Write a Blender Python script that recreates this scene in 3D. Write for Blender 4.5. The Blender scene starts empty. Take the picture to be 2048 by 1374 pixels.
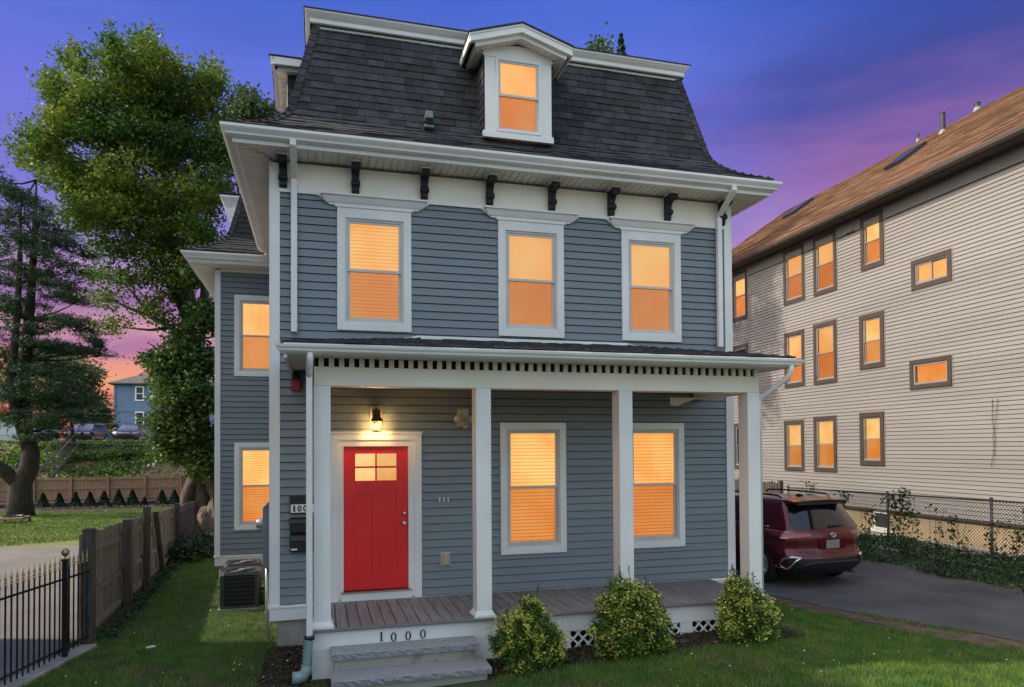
import bpy, math, random
import numpy as np
from mathutils import Vector, Matrix

random.seed(7)
RNG = np.random.default_rng(7)
R = math.radians
sc = bpy.context.scene
col = sc.collection

# ------------------------------------------------------------------ camera
CAM = Vector((-0.3255, -10.177, 1.9912))
YAW, PITCH, ROLL, FPX, SHY = 0.2674, 0.0203, -0.0066, 1408.95, 180.05
fwd = Vector((math.sin(YAW) * math.cos(PITCH), math.cos(YAW) * math.cos(PITCH), math.sin(PITCH)))
_r = Vector((math.cos(YAW), -math.sin(YAW), 0))
_u = _r.cross(fwd)
rgt = _r * math.cos(ROLL) + _u * math.sin(ROLL)
upv = _u * math.cos(ROLL) - _r * math.sin(ROLL)
cam = bpy.data.cameras.new('camera')
cam.sensor_width = 36
cam.lens = 36 * FPX / 2048
cam.shift_y = SHY / 2048
cam.clip_end = 3000
co = bpy.data.objects.new('camera', cam)
mw = Matrix((rgt, upv, -fwd)).transposed().to_4x4()
mw.translation = CAM
co.matrix_world = mw
col.objects.link(co)
sc.camera = co

# ------------------------------------------------------------------ sky and sun
SUN_EL, SUN_AZ = R(42), R(-71)          # azimuth measured from +Y (away from the camera) towards +X
sun_dir = Vector((math.sin(SUN_AZ) * math.cos(SUN_EL), math.cos(SUN_AZ) * math.cos(SUN_EL), math.sin(SUN_EL)))
world = bpy.data.worlds.new('World')
sc.world = world
world.use_nodes = True
W = world.node_tree
W.nodes.clear()


def wn(t, **k):
    n = W.nodes.new(t)
    for a, b in k.items():
        setattr(n, a, b)
    return n


def wmath(op, a, b=None, c=None, clamp=False):
    n = wn('ShaderNodeMath', operation=op, use_clamp=clamp)
    for i, v in enumerate((a, b, c)):
        if v is None:
            continue
        if isinstance(v, (int, float)):
            n.inputs[i].default_value = v
        else:
            W.links.new(v, n.inputs[i])
    return n.outputs[0]


def s2l(c):
    return tuple(((v / 255) / 12.92 if v / 255 <= .04045 else ((v / 255 + .055) / 1.055) ** 2.4) for v in c) + (1,)


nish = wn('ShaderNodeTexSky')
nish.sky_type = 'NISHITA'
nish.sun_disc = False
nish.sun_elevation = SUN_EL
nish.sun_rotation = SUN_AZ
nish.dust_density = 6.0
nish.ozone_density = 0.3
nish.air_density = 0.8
tc = wn('ShaderNodeTexCoord')
sep = wn('ShaderNodeSeparateXYZ')
W.links.new(tc.outputs['Generated'], sep.inputs[0])
dx, dy, dz = sep.outputs
mp = wn('ShaderNodeMapping')
mp.inputs['Scale'].default_value = (1.2, 1.2, 5.5)
mp.inputs['Rotation'].default_value = (0, R(-9), R(0))
W.links.new(tc.outputs['Generated'], mp.inputs[0])
n1 = wn('ShaderNodeTexNoise')
n1.inputs['Scale'].default_value = 1.5
n1.inputs['Detail'].default_value = 5
n1.inputs['Roughness'].default_value = .52
W.links.new(mp.outputs[0], n1.inputs['Vector'])
n2 = wn('ShaderNodeTexNoise')
n2.inputs['Scale'].default_value = 3.3
n2.inputs['Detail'].default_value = 6
n2.inputs['Roughness'].default_value = .6
W.links.new(mp.outputs[0], n2.inputs['Vector'])
wob = wmath('MULTIPLY', wmath('SUBTRACT', n2.outputs[0], .5), .08)
elev = wmath('ADD', dz, wob, clamp=True)
rmp = wn('ShaderNodeValToRGB')
W.links.new(elev, rmp.inputs[0])
cr = rmp.color_ramp
stops = [(0.0, (196, 96, 104)), (.055, (222, 116, 106)), (.085, (250, 168, 118)), (.11, (232, 150, 140)), (.13, (158, 106, 162)),
         (.15, (214, 160, 178)), (.175, (150, 108, 166)), (.215, (182, 148, 200)), (.25, (150, 134, 206)), (.31, (124, 124, 216)), (.39, (116, 120, 222)),
         (.46, (100, 118, 220)), (.54, (76, 110, 214)), (1.0, (46, 84, 196))]
cr.elements[0].position, cr.elements[0].color = stops[0][0], s2l(stops[0][1])
cr.elements[1].position, cr.elements[1].color = stops[-1][0], s2l(stops[-1][1])
for p_, c_ in stops[1:-1]:
    e = cr.elements.new(p_)
    e.color = s2l(c_)
# long streaked clouds: rosy where thin, slate blue where thick
cl = wn('ShaderNodeValToRGB')
cl.color_ramp.elements[0].position = .50
cl.color_ramp.elements[0].color = (0, 0, 0, 1)
cl.color_ramp.elements[1].position = .68
cl.color_ramp.elements[1].color = (1, 1, 1, 1)
W.links.new(n1.outputs[0], cl.inputs[0])
clc = wn('ShaderNodeValToRGB')
W.links.new(wmath('ADD', dz, wmath('MULTIPLY', wmath('SUBTRACT', n2.outputs[0], .5), .16)), clc.inputs[0])
e = clc.color_ramp.elements
e[0].position, e[0].color = .10, s2l((236, 165, 160))
e[1].position, e[1].color = .22, s2l((186, 140, 196))
e.new(.28).color = s2l((190, 138, 184))
e.new(.335).color = s2l((154, 106, 166))
e.new(.385).color = s2l((106, 88, 160))
e.new(.44).color = s2l((66, 76, 154))
e.new(.50).color = s2l((56, 80, 168))
e.new(.60).color = s2l((60, 94, 200))
# the thicker bank hangs over the side where +X lies
bk_ = wn('ShaderNodeMapRange', interpolation_type='SMOOTHSTEP')
bk_.inputs['From Min'].default_value = .34
bk_.inputs['From Max'].default_value = .66
W.links.new(wmath('ADD', dx, wmath('MULTIPLY', wmath('SUBTRACT', n1.outputs[0], .5), .55)), bk_.inputs['Value'])
cfac = wmath('MAXIMUM', wmath('MULTIPLY', bk_.outputs[0], .92), wmath('MULTIPLY', cl.outputs[0], .22))
mx = wn('ShaderNodeMix', data_type='RGBA')
W.links.new(cfac, mx.inputs['Factor'])
W.links.new(rmp.outputs[0], mx.inputs['A'])
W.links.new(clc.outputs[0], mx.inputs['B'])
# dusk colours stand over the side of the sky the camera faces, the paler daylight sky over the rest
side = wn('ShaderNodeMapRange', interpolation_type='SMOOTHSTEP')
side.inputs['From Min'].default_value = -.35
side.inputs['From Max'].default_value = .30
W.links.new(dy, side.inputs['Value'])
bgd = wn('ShaderNodeBackground')
W.links.new(mx.outputs['Result'], bgd.inputs['Color'])
bgd.inputs['Strength'].default_value = .275
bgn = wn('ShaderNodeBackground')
warm_tint = wn('ShaderNodeMix', data_type='RGBA', blend_type='MULTIPLY')      # warm tint to take blue out of the daylight sky
warm_tint.inputs['Factor'].default_value = 1.0
warm_tint.inputs['B'].default_value = (1.10, 1.06, .90, 1)
W.links.new(nish.outputs[0], warm_tint.inputs['A'])
W.links.new(warm_tint.outputs['Result'], bgn.inputs['Color'])
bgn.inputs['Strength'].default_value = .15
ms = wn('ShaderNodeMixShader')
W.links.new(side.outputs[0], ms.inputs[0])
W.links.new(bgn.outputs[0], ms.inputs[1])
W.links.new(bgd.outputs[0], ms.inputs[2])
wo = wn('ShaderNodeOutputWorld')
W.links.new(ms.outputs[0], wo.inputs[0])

sl = bpy.data.lights.new('sun', 'SUN')
sl.energy = 1.3
sl.angle = R(1.2)
sl.color = (1.0, .88, .70)
so = bpy.data.objects.new('sun', sl)
so.rotation_euler = (-sun_dir).to_track_quat('-Z', 'Y').to_euler()
so.location = (-20, 10, 30)
col.objects.link(so)

sc.render.engine = 'CYCLES'
sc.view_settings.view_transform = 'Standard'
sc.view_settings.look = 'None'
sc.view_settings.exposure = 1.85
sc.view_settings.gamma = 1
sc.cycles.use_denoising = True
sc.cycles.max_bounces = 6
sc.cycles.transparent_max_bounces = 12
sc.cycles.sample_clamp_indirect = 4
sc.cycles.caustics_reflective = False
sc.cycles.caustics_refractive = False


def ray(px, py):
    return (rgt * ((px - 1024) / FPX) - upv * ((py - 687 - SHY) / FPX) + fwd)


def on(px, py, x=None, y=None, z=None):
    """the point where the sight line through a photo pixel meets a plane"""
    d = ray(px, py)
    if x is not None:
        t = (x - CAM.x) / d.x
    elif y is not None:
        t = (y - CAM.y) / d.y
    else:
        t = (z - CAM.z) / d.z
    return CAM + d * t


# ------------------------------------------------------------------ materials
MATS = {}


def mat(name, c, rough=.6, var=.12, vs=2.0, rand=0.0, bump=0.0, bs=60, metal=0.0, coat=0.0, stretch=(1, 1, 1), c2=None, spec=.5,
        lo=.35, hi=.65, transl=0.0, hue=0.0, obj_space=False):
    """plain procedural surface: two tones mixed by a noise, an optional per-piece shade and a fine relief"""
    m = bpy.data.materials.new(name)
    m.use_nodes = True
    nt = m.node_tree
    b = nt.nodes['Principled BSDF']
    b.inputs['Roughness'].default_value = rough
    b.inputs['Metallic'].default_value = metal
    b.inputs['Specular IOR Level'].default_value = spec
    if coat:
        b.inputs['Coat Weight'].default_value = coat
        b.inputs['Coat Roughness'].default_value = .05
    if obj_space:
        g = nt.nodes.new('ShaderNodeTexCoord').outputs['Object']
    else:
        g = nt.nodes.new('ShaderNodeNewGeometry').outputs['Position']
    mpg = nt.nodes.new('ShaderNodeMapping')
    mpg.inputs['Scale'].default_value = stretch
    nt.links.new(g, mpg.inputs[0])
    nz = nt.nodes.new('ShaderNodeTexNoise')
    nz.inputs['Scale'].default_value = vs
    nz.inputs['Detail'].default_value = 5
    nt.links.new(mpg.outputs[0], nz.inputs['Vector'])
    mr = nt.nodes.new('ShaderNodeMapRange')
    mr.inputs['From Min'].default_value = lo
    mr.inputs['From Max'].default_value = hi
    nt.links.new(nz.outputs[0], mr.inputs['Value'])
    mix = nt.nodes.new('ShaderNodeMix')
    mix.data_type = 'RGBA'
    a = tuple(v * (1 - var) for v in c) + (1,)
    bb = tuple(min(1, v * (1 + var)) for v in c) + (1,) if c2 is None else tuple(c2) + (1,)
    if c2 is not None:
        a = tuple(c) + (1,)
    mix.inputs['A'].default_value = a
    mix.inputs['B'].default_value = bb
    nt.links.new(mr.outputs[0], mix.inputs['Factor'])
    out = mix.outputs['Result']
    if rand or hue:
        oi = nt.nodes.new('ShaderNodeObjectInfo')
        hv = nt.nodes.new('ShaderNodeHueSaturation')
        mv = nt.nodes.new('ShaderNodeMapRange')
        mv.inputs['To Min'].default_value = 1 - rand
        mv.inputs['To Max'].default_value = 1 + rand
        nt.links.new(oi.outputs['Random'], mv.inputs['Value'])
        nt.links.new(mv.outputs[0], hv.inputs['Value'])
        nt.links.new(out, hv.inputs['Color'])
        out = hv.outputs[0]
    nt.links.new(out, b.inputs['Base Color'])
    if bump:
        nb = nt.nodes.new('ShaderNodeTexNoise')
        nb.inputs['Scale'].default_value = bs
        nb.inputs['Detail'].default_value = 4
        nt.links.new(mpg.outputs[0], nb.inputs['Vector'])
        bp = nt.nodes.new('ShaderNodeBump')
        bp.inputs['Strength'].default_value = bump
        bp.inputs['Distance'].default_value = .02
        nt.links.new(nb.outputs[0], bp.inputs['Height'])
        nt.links.new(bp.outputs[0], b.inputs['Normal'])
    if transl:
        tr = nt.nodes.new('ShaderNodeBsdfTranslucent')
        nt.links.new(out, tr.inputs['Color'])
        mxs = nt.nodes.new('ShaderNodeMixShader')
        mxs.inputs[0].default_value = transl
        nt.links.new(b.outputs[0], mxs.inputs[1])
        nt.links.new(tr.outputs[0], mxs.inputs[2])
        nt.links.new(mxs.outputs[0], nt.nodes['Material Output'].inputs[0])
    MATS[name] = m
    return m


def glow(name, c, strength, stripes=0, c2=None, soft=0.0):
    """a lit blind or lamp glass"""
    m = bpy.data.materials.new(name)
    m.use_nodes = True
    nt = m.node_tree
    b = nt.nodes['Principled BSDF']
    b.inputs['Base Color'].default_value = (.20, .16, .11, 1)
    b.inputs['Roughness'].default_value = .7
    g = nt.nodes.new('ShaderNodeNewGeometry')
    nz = nt.nodes.new('ShaderNodeTexNoise')
    nz.inputs['Scale'].default_value = 1.6
    nz.inputs['Detail'].default_value = 3
    oi = nt.nodes.new('ShaderNodeObjectInfo')
    va = nt.nodes.new('ShaderNodeVectorMath')
    va.operation = 'ADD'
    nt.links.new(g.outputs['Position'], va.inputs[0])
    nt.links.new(oi.outputs['Random'], va.inputs[1])
    nt.links.new(va.outputs[0], nz.inputs['Vector'])
    mix = nt.nodes.new('ShaderNodeMix')
    mix.data_type = 'RGBA'
    mix.inputs['A'].default_value = tuple(c) + (1,)
    mix.inputs['B'].default_value = tuple(c2 or [v * .8 for v in c]) + (1,)
    mr = nt.nodes.new('ShaderNodeMapRange')
    mr.inputs['From Min'].default_value = .35
    mr.inputs['From Max'].default_value = .65
    nt.links.new(nz.outputs[0], mr.inputs['Value'])
    nt.links.new(mr.outputs[0], mix.inputs['Factor'])
    nt.links.new(mix.outputs['Result'], b.inputs['Emission Color'])
    es = nt.nodes.new('ShaderNodeMapRange')
    es.inputs['To Min'].default_value = strength * .80
    es.inputs['To Max'].default_value = strength * 1.16
    nt.links.new(oi.outputs['Random'], es.inputs['Value'])
    nt.links.new(es.outputs[0], b.inputs['Emission Strength'])
    MATS[name] = m
    return m


def glassy(name, tint, rough=.02, ior=1.45):
    m = bpy.data.materials.new(name)
    m.use_nodes = True
    nt = m.node_tree
    nt.nodes.remove(nt.nodes['Principled BSDF'])
    t = nt.nodes.new('ShaderNodeBsdfTransparent')
    t.inputs[0].default_value = tuple(tint) + (1,)
    gl = nt.nodes.new('ShaderNodeBsdfGlossy')
    gl.inputs['Roughness'].default_value = rough
    fr = nt.nodes.new('ShaderNodeFresnel')
    fr.inputs[0].default_value = ior
    ms_ = nt.nodes.new('ShaderNodeMixShader')
    nt.links.new(fr.outputs[0], ms_.inputs[0])
    nt.links.new(t.outputs[0], ms_.inputs[1])
    nt.links.new(gl.outputs[0], ms_.inputs[2])
    nt.links.new(ms_.outputs[0], nt.nodes['Material Output'].inputs[0])
    MATS[name] = m
    return m


mat('white', (.83, .82, .785), .5, .06, 1.2, bump=.02, bs=30)
mat('white_warm', (.86, .79, .665), .55, .07, .9, bump=.03, bs=24)  # warm bounce light put into this white, for eaves and porch beam
mat('soffit', (.80, .765, .68), .55, .05, 1.5, rand=.03)
mat('siding', (.198, .236, .256), .55, .07, .5, rand=.03, bump=.08, bs=50, stretch=(.25, .25, 2))
mat('shingle', (.037, .040, .045), .9, .28, 7, rand=.42, bump=.5, bs=180)
mat('shingle_flare', (.042, .045, .050), .9, .40, 6, bump=.5, bs=180)
mat('black_wood', (.012, .011, .013), .55, .3, 20, bump=.4, bs=60)
mat('dark_gap', (.006, .006, .006), .9, .1)  # near-black; paints the shade in gaps and recesses, also black parts
mat('door_red', (.86, .020, .022), .42, .08, 1.2, bump=.05, bs=80)
mat('deck', (.205, .200, .202), .6, .22, 4, rand=.10, bump=.12, bs=60, stretch=(6, .5, 1))
mat('deck_edge', (.17, .165, .17), .6, .08, 4)
mat('concrete', (.34, .32, .275), .9, .22, 3, bump=.25, bs=40)
mat('riser', (.33, .32, .27), .9, .3, 5, bump=.4, bs=30, c2=(.15, .15, .12), lo=.55, hi=.75)
mat('granite', (.31, .32, .335), .75, .45, 120, bump=.6, bs=140)
mat('metal_dark', (.03, .031, .034), .45, .15, 6)
mat('iron', (.008, .008, .010), .35, .1)
mat('gold', (.42, .30, .13), .42, .15, 20, metal=.75)
mat('chrome', (.75, .75, .75), .18, .03, metal=1.0)
mat('brass', (.55, .48, .40), .3, .05, metal=1.0)
mat('plastic_green', (.23, .33, .31), .45, .08, 6)
mat('plastic_black', (.012, .012, .013), .45, .15, 8)
mat('box_grey', (.20, .23, .25), .5, .08, 4)
mat('beige', (.42, .37, .28), .5, .08, 10)
mat('alarm_red', (.30, .006, .012), .4, .1)
mat('wood_old', (.235, .195, .148), .9, .35, 5, rand=.22, bump=.4, bs=40, stretch=(6, 6, .6))
mat('wood_post', (.085, .070, .054), .9, .35, 5, rand=.2, bump=.5, bs=40, stretch=(6, 6, .6))
mat('wood_cedar', (.26, .165, .105), .85, .2, 3, rand=.06, stretch=(4, 4, .4))
mat('asphalt', (.090, .086, .080), .9, .28, .8, bump=.5, bs=120)
mat('asphalt_pale', (.17, .158, .145), .9, .16, 1.0, bump=.5, bs=120)
mat('soil', (.125, .082, .052), .95, .35, 5, bump=.6, bs=30)
mat('mulch', (.035, .025, .018), .95, .4, 14, rand=.3)
mat('lawn_soil', (.045, .062, .022), .95, .35, 1.3, bump=.5, bs=30)
mat('lawn_far', (.105, .155, .022), .95, .3, .5, bump=.6, bs=20, c2=(.17, .17, .045), lo=.45, hi=.75)
mat('grass', (.066, .20, .022), .7, .35, 3.0, c2=(.18, .28, .040), transl=.3)
mat('grass_dry', (.17, .135, .055), .8, .35, 1.5, transl=.2)
mat('grass_far', (.11, .19, .028), .7, .3, .7, transl=.25)
mat('clover', (.75, .75, .68), .7, .05)
mat('ext_siding', (.248, .238, .230), .6, .08, .6, rand=.03, stretch=(.3, .3, 2))
mat('ext_trim', (.060, .043, .034), .6, .1, 4)
mat('ext_frieze', (.20, .205, .18), .6, .06, 2)
mat('ext_found', (.34, .265, .165), .9, .15, 1.5, bump=.3, bs=30)
mat('ext_roof', (.215, .125, .075), .9, .35, 2.5, bump=.5, bs=60, stretch=(3, .6, 3))
mat('bark', (.085, .066, .050), .95, .4, 6, bump=.9, bs=14, stretch=(2, 2, .5))
mat('bark_dark', (.035, .027, .022), .95, .4, 6, bump=.9, bs=14, stretch=(2, 2, .5))
mat('rock', (.135, .105, .08), .95, .4, 3, bump=.9, bs=9)
mat('leaf_maple', (.052, .135, .018), .6, .35, .45, c2=(.19, .255, .030), lo=.42, hi=.64, transl=.38)
mat('leaf_ivy', (.046, .115, .022), .5, .35, 1.2, c2=(.11, .185, .035), transl=.3)
mat('leaf_back', (.05, .10, .025), .6, .35, .5, c2=(.09, .14, .04), transl=.3)
mat('leaf_far', (.07, .11, .035), .7, .3, .3, c2=(.12, .15, .05), transl=.3)
mat('needle', (.018, .055, .022), .7, .35, .8, c2=(.045, .095, .032), transl=.2)
mat('needle_shrub', (.010, .032, .012), .7, .35, 4)
mat('leaf_green', (.085, .17, .020), .5, .3, 6, transl=.25)
mat('leaf_yellow', (.62, .62, .13), .5, .25, 8, transl=.25)
mat('leaf_weed', (.030, .070, .020), .6, .45, 3, transl=.25)
mat('leaf_bright', (.10, .19, .02), .6, .35, 1.0, transl=.35)
mat('far_blue', (.14, .22, .33), .6, .05, .5)
mat('far_roof', (.10, .095, .09), .9, .15, 2)
mat('far_glass', (.03, .035, .045), .15, .1)
mat('far_pale', (.48, .55, .55), .6, .05, 1)
mat('stone_wall', (.045, .04, .036), .9, .5, 4, bump=.6, bs=10)
mat('car_red', (.105, .002, .010), .30, .08, .5, metal=.35, coat=.6)
mat('car_glass', (.006, .007, .009), .04, .1, coat=.6)
mat('car_black', (.010, .010, .011), .5, .2)
mat('tyre', (.012, .012, .012), .85, .2)
mat('tail_red', (.36, .010, .010), .1, .1, coat=1.0)
mat('tail_dark', (.03, .006, .006), .1, .1, coat=1.0)
mat('plate', (.27, .22, .21), .5, .12, 30)
mat('car_navy', (.020, .026, .036), .25, .1, metal=.5, coat=1.0)
mat('car_plum', (.045, .040, .050), .25, .1, metal=.5, coat=1.0)
mat('bin_blue', (.03, .10, .20), .5, .1)
mat('wire', (.02, .02, .02), .6, .1)
mat('wire_pale', (.12, .12, .12), .5, .1)
mat('galv', (.085, .08, .065), .6, .15, 6)
mat('tin', (.42, .43, .43), .35, .1, 8, metal=.4)
mat('light_beige', (.50, .46, .36), .5, .1, 12)
mat('pavement', (.42, .40, .36), .9, .12, 1.5, bump=.2, bs=30)
mat('street', (.20, .195, .185), .9, .12, 1.0, bump=.3, bs=60)
mat('far_screen', (.10, .12, .15), .35, .2, 1.0)
mat('pad', (.30, .29, .27), .9, .15, 4)
mat('jamb_grey', (.27, .25, .24), .5, .05, 2)
mat('jamb', (.60, .60, .575), .5, .05, 2)
glow('blind_lit', (1.0, .52, .15), .280, c2=(1.0, .38, .075))
glow('blind_gap', (1.0, .36, .06), .215, c2=(1.0, .30, .05))  # dimmer glow between the slats, painted in place of their shading
glow('blind_slat', (1.0, .60, .20), .305, c2=(1.0, .42, .09))
glow('door_lit', (1.0, .58, .22), .305, c2=(.9, .40, .10))
glow('lamp_lit', (1.0, .62, .20), 1.8, c2=(1.0, .66, .26))
glassy('pane', (.97, .97, .96))
glassy('screen', (.70, .49, .38), .25, 1.3)
glassy('shade_glass', (1.0, .9, .7), .1)
glassy('far_pane', (.9, .9, .9))


# ------------------------------------------------------------------ mesh helpers
class MB:
    def __init__(s):
        s.v, s.f, s.m = [], [], []

    def add(s, vs, fs, mi=0):
        o = len(s.v)
        s.v += [tuple(p) for p in vs]
        s.f += [tuple(i + o for i in q) for q in fs]
        s.m += [mi] * len(fs)
        return s

    def box(s, x0, x1, y0, y1, z0, z1, mi=0):
        return s.add([(x0, y0, z0), (x1, y0, z0), (x1, y1, z0), (x0, y1, z0), (x0, y0, z1), (x1, y0, z1), (x1, y1, z1), (x0, y1, z1)],
                     [(0, 3, 2, 1), (4, 5, 6, 7), (0, 1, 5, 4), (1, 2, 6, 5), (2, 3, 7, 6), (3, 0, 4, 7)], mi)

    def hexa(s, p8, mi=0):
        return s.add(p8, [(0, 3, 2, 1), (4, 5, 6, 7), (0, 1, 5, 4), (1, 2, 6, 5), (2, 3, 7, 6), (3, 0, 4, 7)], mi)

    def prism(s, poly, fn, a, b, mi=0):
        """poly: 2-D outline, fn(p, q, t) -> 3-D point, extruded from t=a to t=b"""
        n = len(poly)
        vs = [fn(p[0], p[1], a) for p in poly] + [fn(p[0], p[1], b) for p in poly]
        fs = [tuple(range(n))[::-1], tuple(range(n, 2 * n))] + [(i, (i + 1) % n, n + (i + 1) % n, n + i) for i in range(n)]
        return s.add(vs, fs, mi)

    def tube(s, path, rad, n=8, mi=0, caps=True):
        pts = [Vector(p) for p in path]
        rs = rad if isinstance(rad, (list, tuple)) else [rad] * len(pts)
        vs, fs = [], []
        ref = Vector((0.123, .97, .2)).normalized()
        for i, p in enumerate(pts):
            d = (pts[min(i + 1, len(pts) - 1)] - pts[max(i - 1, 0)]).normalized()
            a = d.cross(ref)
            if a.length < .05:
                a = d.cross(Vector((1, 0, 0)))
            a.normalize()
            b = d.cross(a)
            for k in range(n):
                t = 2 * math.pi * k / n
                vs.append(p + (a * math.cos(t) + b * math.sin(t)) * rs[i])
        for i in range(len(pts) - 1):
            for k in range(n):
                fs.append((i * n + k, i * n + (k + 1) % n, (i + 1) * n + (k + 1) % n, (i + 1) * n + k))
        if caps:
            fs.append(tuple(range(n))[::-1])
            fs.append(tuple((len(pts) - 1) * n + k for k in range(n)))
        return s.add(vs, fs, mi)

    def lathe(s, prof, c, n=12, axis='z', mi=0):
        """prof: (radius, height) pairs"""
        vs, fs = [], []
        for r_, h in prof:
            for k in range(n):
                t = 2 * math.pi * k / n
                p = (r_ * math.cos(t), r_ * math.sin(t), h)
                if axis == 'y':
                    p = (p[0], p[2], p[1])
                elif axis == 'x':
                    p = (p[2], p[0], p[1])
                vs.append((c[0] + p[0], c[1] + p[1], c[2] + p[2]))
        for i in range(len(prof) - 1):
            for k in range(n):
                fs.append((i * n + k, i * n + (k + 1) % n, (i + 1) * n + (k + 1) % n, (i + 1) * n + k))
        fs.append(tuple(range(n))[::-1])
        fs.append(tuple((len(prof) - 1) * n + k for k in range(n)))
        return s.add(vs, fs, mi)

    def mesh(s, name, mats, smooth=False):
        me = bpy.data.meshes.new(name)
        me.from_pydata(s.v, [], s.f)
        for m in (mats if isinstance(mats, (list, tuple)) else [mats]):
            me.materials.append(MATS[m])
        if any(s.m):
            me.polygons.foreach_set('material_index', s.m)
        if smooth:
            me.polygons.foreach_set('use_smooth', [True] * len(me.polygons))
        me.update()
        return me

    def build(s, name, mats, parent=None, smooth=False, loc=None, rz=0, bevel=0):
        return link(name, s.mesh(name, mats, smooth), parent, loc, rz, bevel)


ROOT_LOC = {}


def link(name, me, parent=None, loc=None, rz=0, bevel=0, kind=None):
    o = bpy.data.objects.new(name, me)
    col.objects.link(o)
    l = Vector(loc) if loc is not None else Vector((0, 0, 0))
    if parent is not None:
        o.parent = parent
        l = l - ROOT_LOC.get(parent.name, Vector((0, 0, 0)))
    o.location = l
    if rz:
        o.rotation_euler = (0, 0, rz)
    if bevel:
        md = o.modifiers.new('edge', 'BEVEL')
        md.width = bevel
        md.segments = 2
        md.limit_method = 'ANGLE'
    if kind:
        o['kind'] = kind
    return o


def tag(o, label, cat, group=None):
    o['label'] = label
    o['category'] = cat
    if group:
        o['group'] = group
    return o


def thing(name, label, cat, loc=(0, 0, 0), rz=0, group=None, local=False):
    """an Empty at the thing's base; parts are given in scene coordinates unless local"""
    o = bpy.data.objects.new(name, None)
    col.objects.link(o)
    o.location = loc
    o.rotation_euler = (0, 0, rz)
    o.empty_display_size = .2
    if not local:
        ROOT_LOC[o.name] = Vector(loc)
    return tag(o, label, cat, group)


def copy_tree(o, parent=None):
    c = o.copy()
    col.objects.link(c)
    c.parent = parent
    for ch in list(o.children):
        copy_tree(ch, c)
    return c


def np_mesh(name, verts, faces_n, mats, smooth=False, mi=None):
    """verts: (N*k,3) array, faces are consecutive runs of k = faces_n corners"""
    nv = len(verts)
    nf = nv // faces_n
    me = bpy.data.meshes.new(name)
    me.vertices.add(nv)
    me.vertices.foreach_set('co', np.ascontiguousarray(verts, dtype=np.float32).ravel())
    me.loops.add(nv)
    me.loops.foreach_set('vertex_index', np.arange(nv, dtype=np.int32))
    me.polygons.add(nf)
    me.polygons.foreach_set('loop_start', np.arange(nf, dtype=np.int32) * faces_n)
    try:
        me.polygons.foreach_set('loop_total', np.full(nf, faces_n, dtype=np.int32))
    except Exception:
        pass
    for m in (mats if isinstance(mats, (list, tuple)) else [mats]):
        me.materials.append(MATS[m])
    if mi is not None:
        me.polygons.foreach_set('material_index', np.ascontiguousarray(mi, dtype=np.int32))
    me.update(calc_edges=True)
    return me


def leaf_cards(cent, size, aspect=.62, droop=.0, up=0.0, fold=.25):
    """one folded four-corner leaf at each centre, turned at random"""
    n = len(cent)
    size = np.asarray(size) * np.ones(n)
    d = RNG.normal(size=(n, 3))
    d[:, 2] = d[:, 2] * .6 - droop
    d /= np.linalg.norm(d, axis=1)[:, None]
    q = RNG.normal(size=(n, 3))
    q[:, 2] += up
    w = np.cross(d, q)
    w /= np.linalg.norm(w, axis=1)[:, None] + 1e-9
    nn = np.cross(d, w)
    L = size[:, None] * .5
    out = np.empty((n, 4, 3), dtype=np.float32)
    out[:, 0] = cent - d * L
    out[:, 1] = cent + w * L * aspect + nn * L * fold
    out[:, 2] = cent + d * L
    out[:, 3] = cent - w * L * aspect + nn * L * fold
    return out.reshape(-1, 3)


def sstep(a, b, x):
    t = np.clip((np.asarray(x, dtype=float) - a) / (b - a), 0, 1)
    return t * t * (3 - 2 * t)
# ------------------------------------------------------------------ terrain
def gz(x, y):
    x = np.asarray(x, dtype=float)
    y = np.asarray(y, dtype=float)
    z = -.735 + .17 * sstep(0, 5, x) - .145 * sstep(5.8, 7.8, x) + .13 * sstep(11.6, 13.2, x)
    z = z - .32 * sstep(12, 31, y) * (1 - sstep(4, 8, x))
    z = z + 3.6 * sstep(35.2, 49, y)
    z = z + .02 * np.sin(x * 1.7 + y * .9) * np.sin(y * 1.3 - x * .4) * sstep(0, 2, np.abs(x - 2.6) - 3.2) * (1 - sstep(5, 7, x)) * sstep(-4.2, -3.6, x)
    return z


def gzf(x, y):
    return float(gz(x, y))


def grid_sheet(name, xs, ys, dz, material, parent=None, kind='structure'):
    X, Y = np.meshgrid(xs, ys)
    Z = gz(X, Y) + dz
    nx, ny = len(xs), len(ys)
    vs = np.stack([X.ravel(), Y.ravel(), Z.ravel()], 1)
    fs = [(j * nx + i, j * nx + i + 1, (j + 1) * nx + i + 1, (j + 1) * nx + i) for j in range(ny - 1) for i in range(nx - 1)]
    me = bpy.data.meshes.new(name)
    me.from_pydata(vs.tolist(), [], fs)
    me.materials.append(MATS[material])
    me.polygons.foreach_set('use_smooth', [True] * len(fs))
    return link(name, me, parent, kind=kind)


def band_sheet(name, lf, rf, ys, nx, dz, material):
    vs, fs = [], []
    for y in ys:
        a, b = lf(y), rf(y)
        for i in range(nx):
            x = a + (b - a) * i / (nx - 1)
            vs.append((x, y, gzf(x, y) + dz))
    for j in range(len(ys) - 1):
        for i in range(nx - 1):
            fs.append((j * nx + i, j * nx + i + 1, (j + 1) * nx + i + 1, (j + 1) * nx + i))
    me = bpy.data.meshes.new(name)
    me.from_pydata(vs, [], fs)
    me.materials.append(MATS[material])
    me.polygons.foreach_set('use_smooth', [True] * len(fs))
    return link(name, me, kind='structure')


xs = np.concatenate([[-900, -300, -120, -60], np.arange(-36, 24.1, .4), [30, 60, 120, 300, 900]])
ys = np.concatenate([[-600, -200, -80, -40], np.arange(-20, 60.1, .4), [70, 90, 140, 300, 900]])
grid_sheet('ground', xs, ys, 0, 'lawn_soil')


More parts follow.
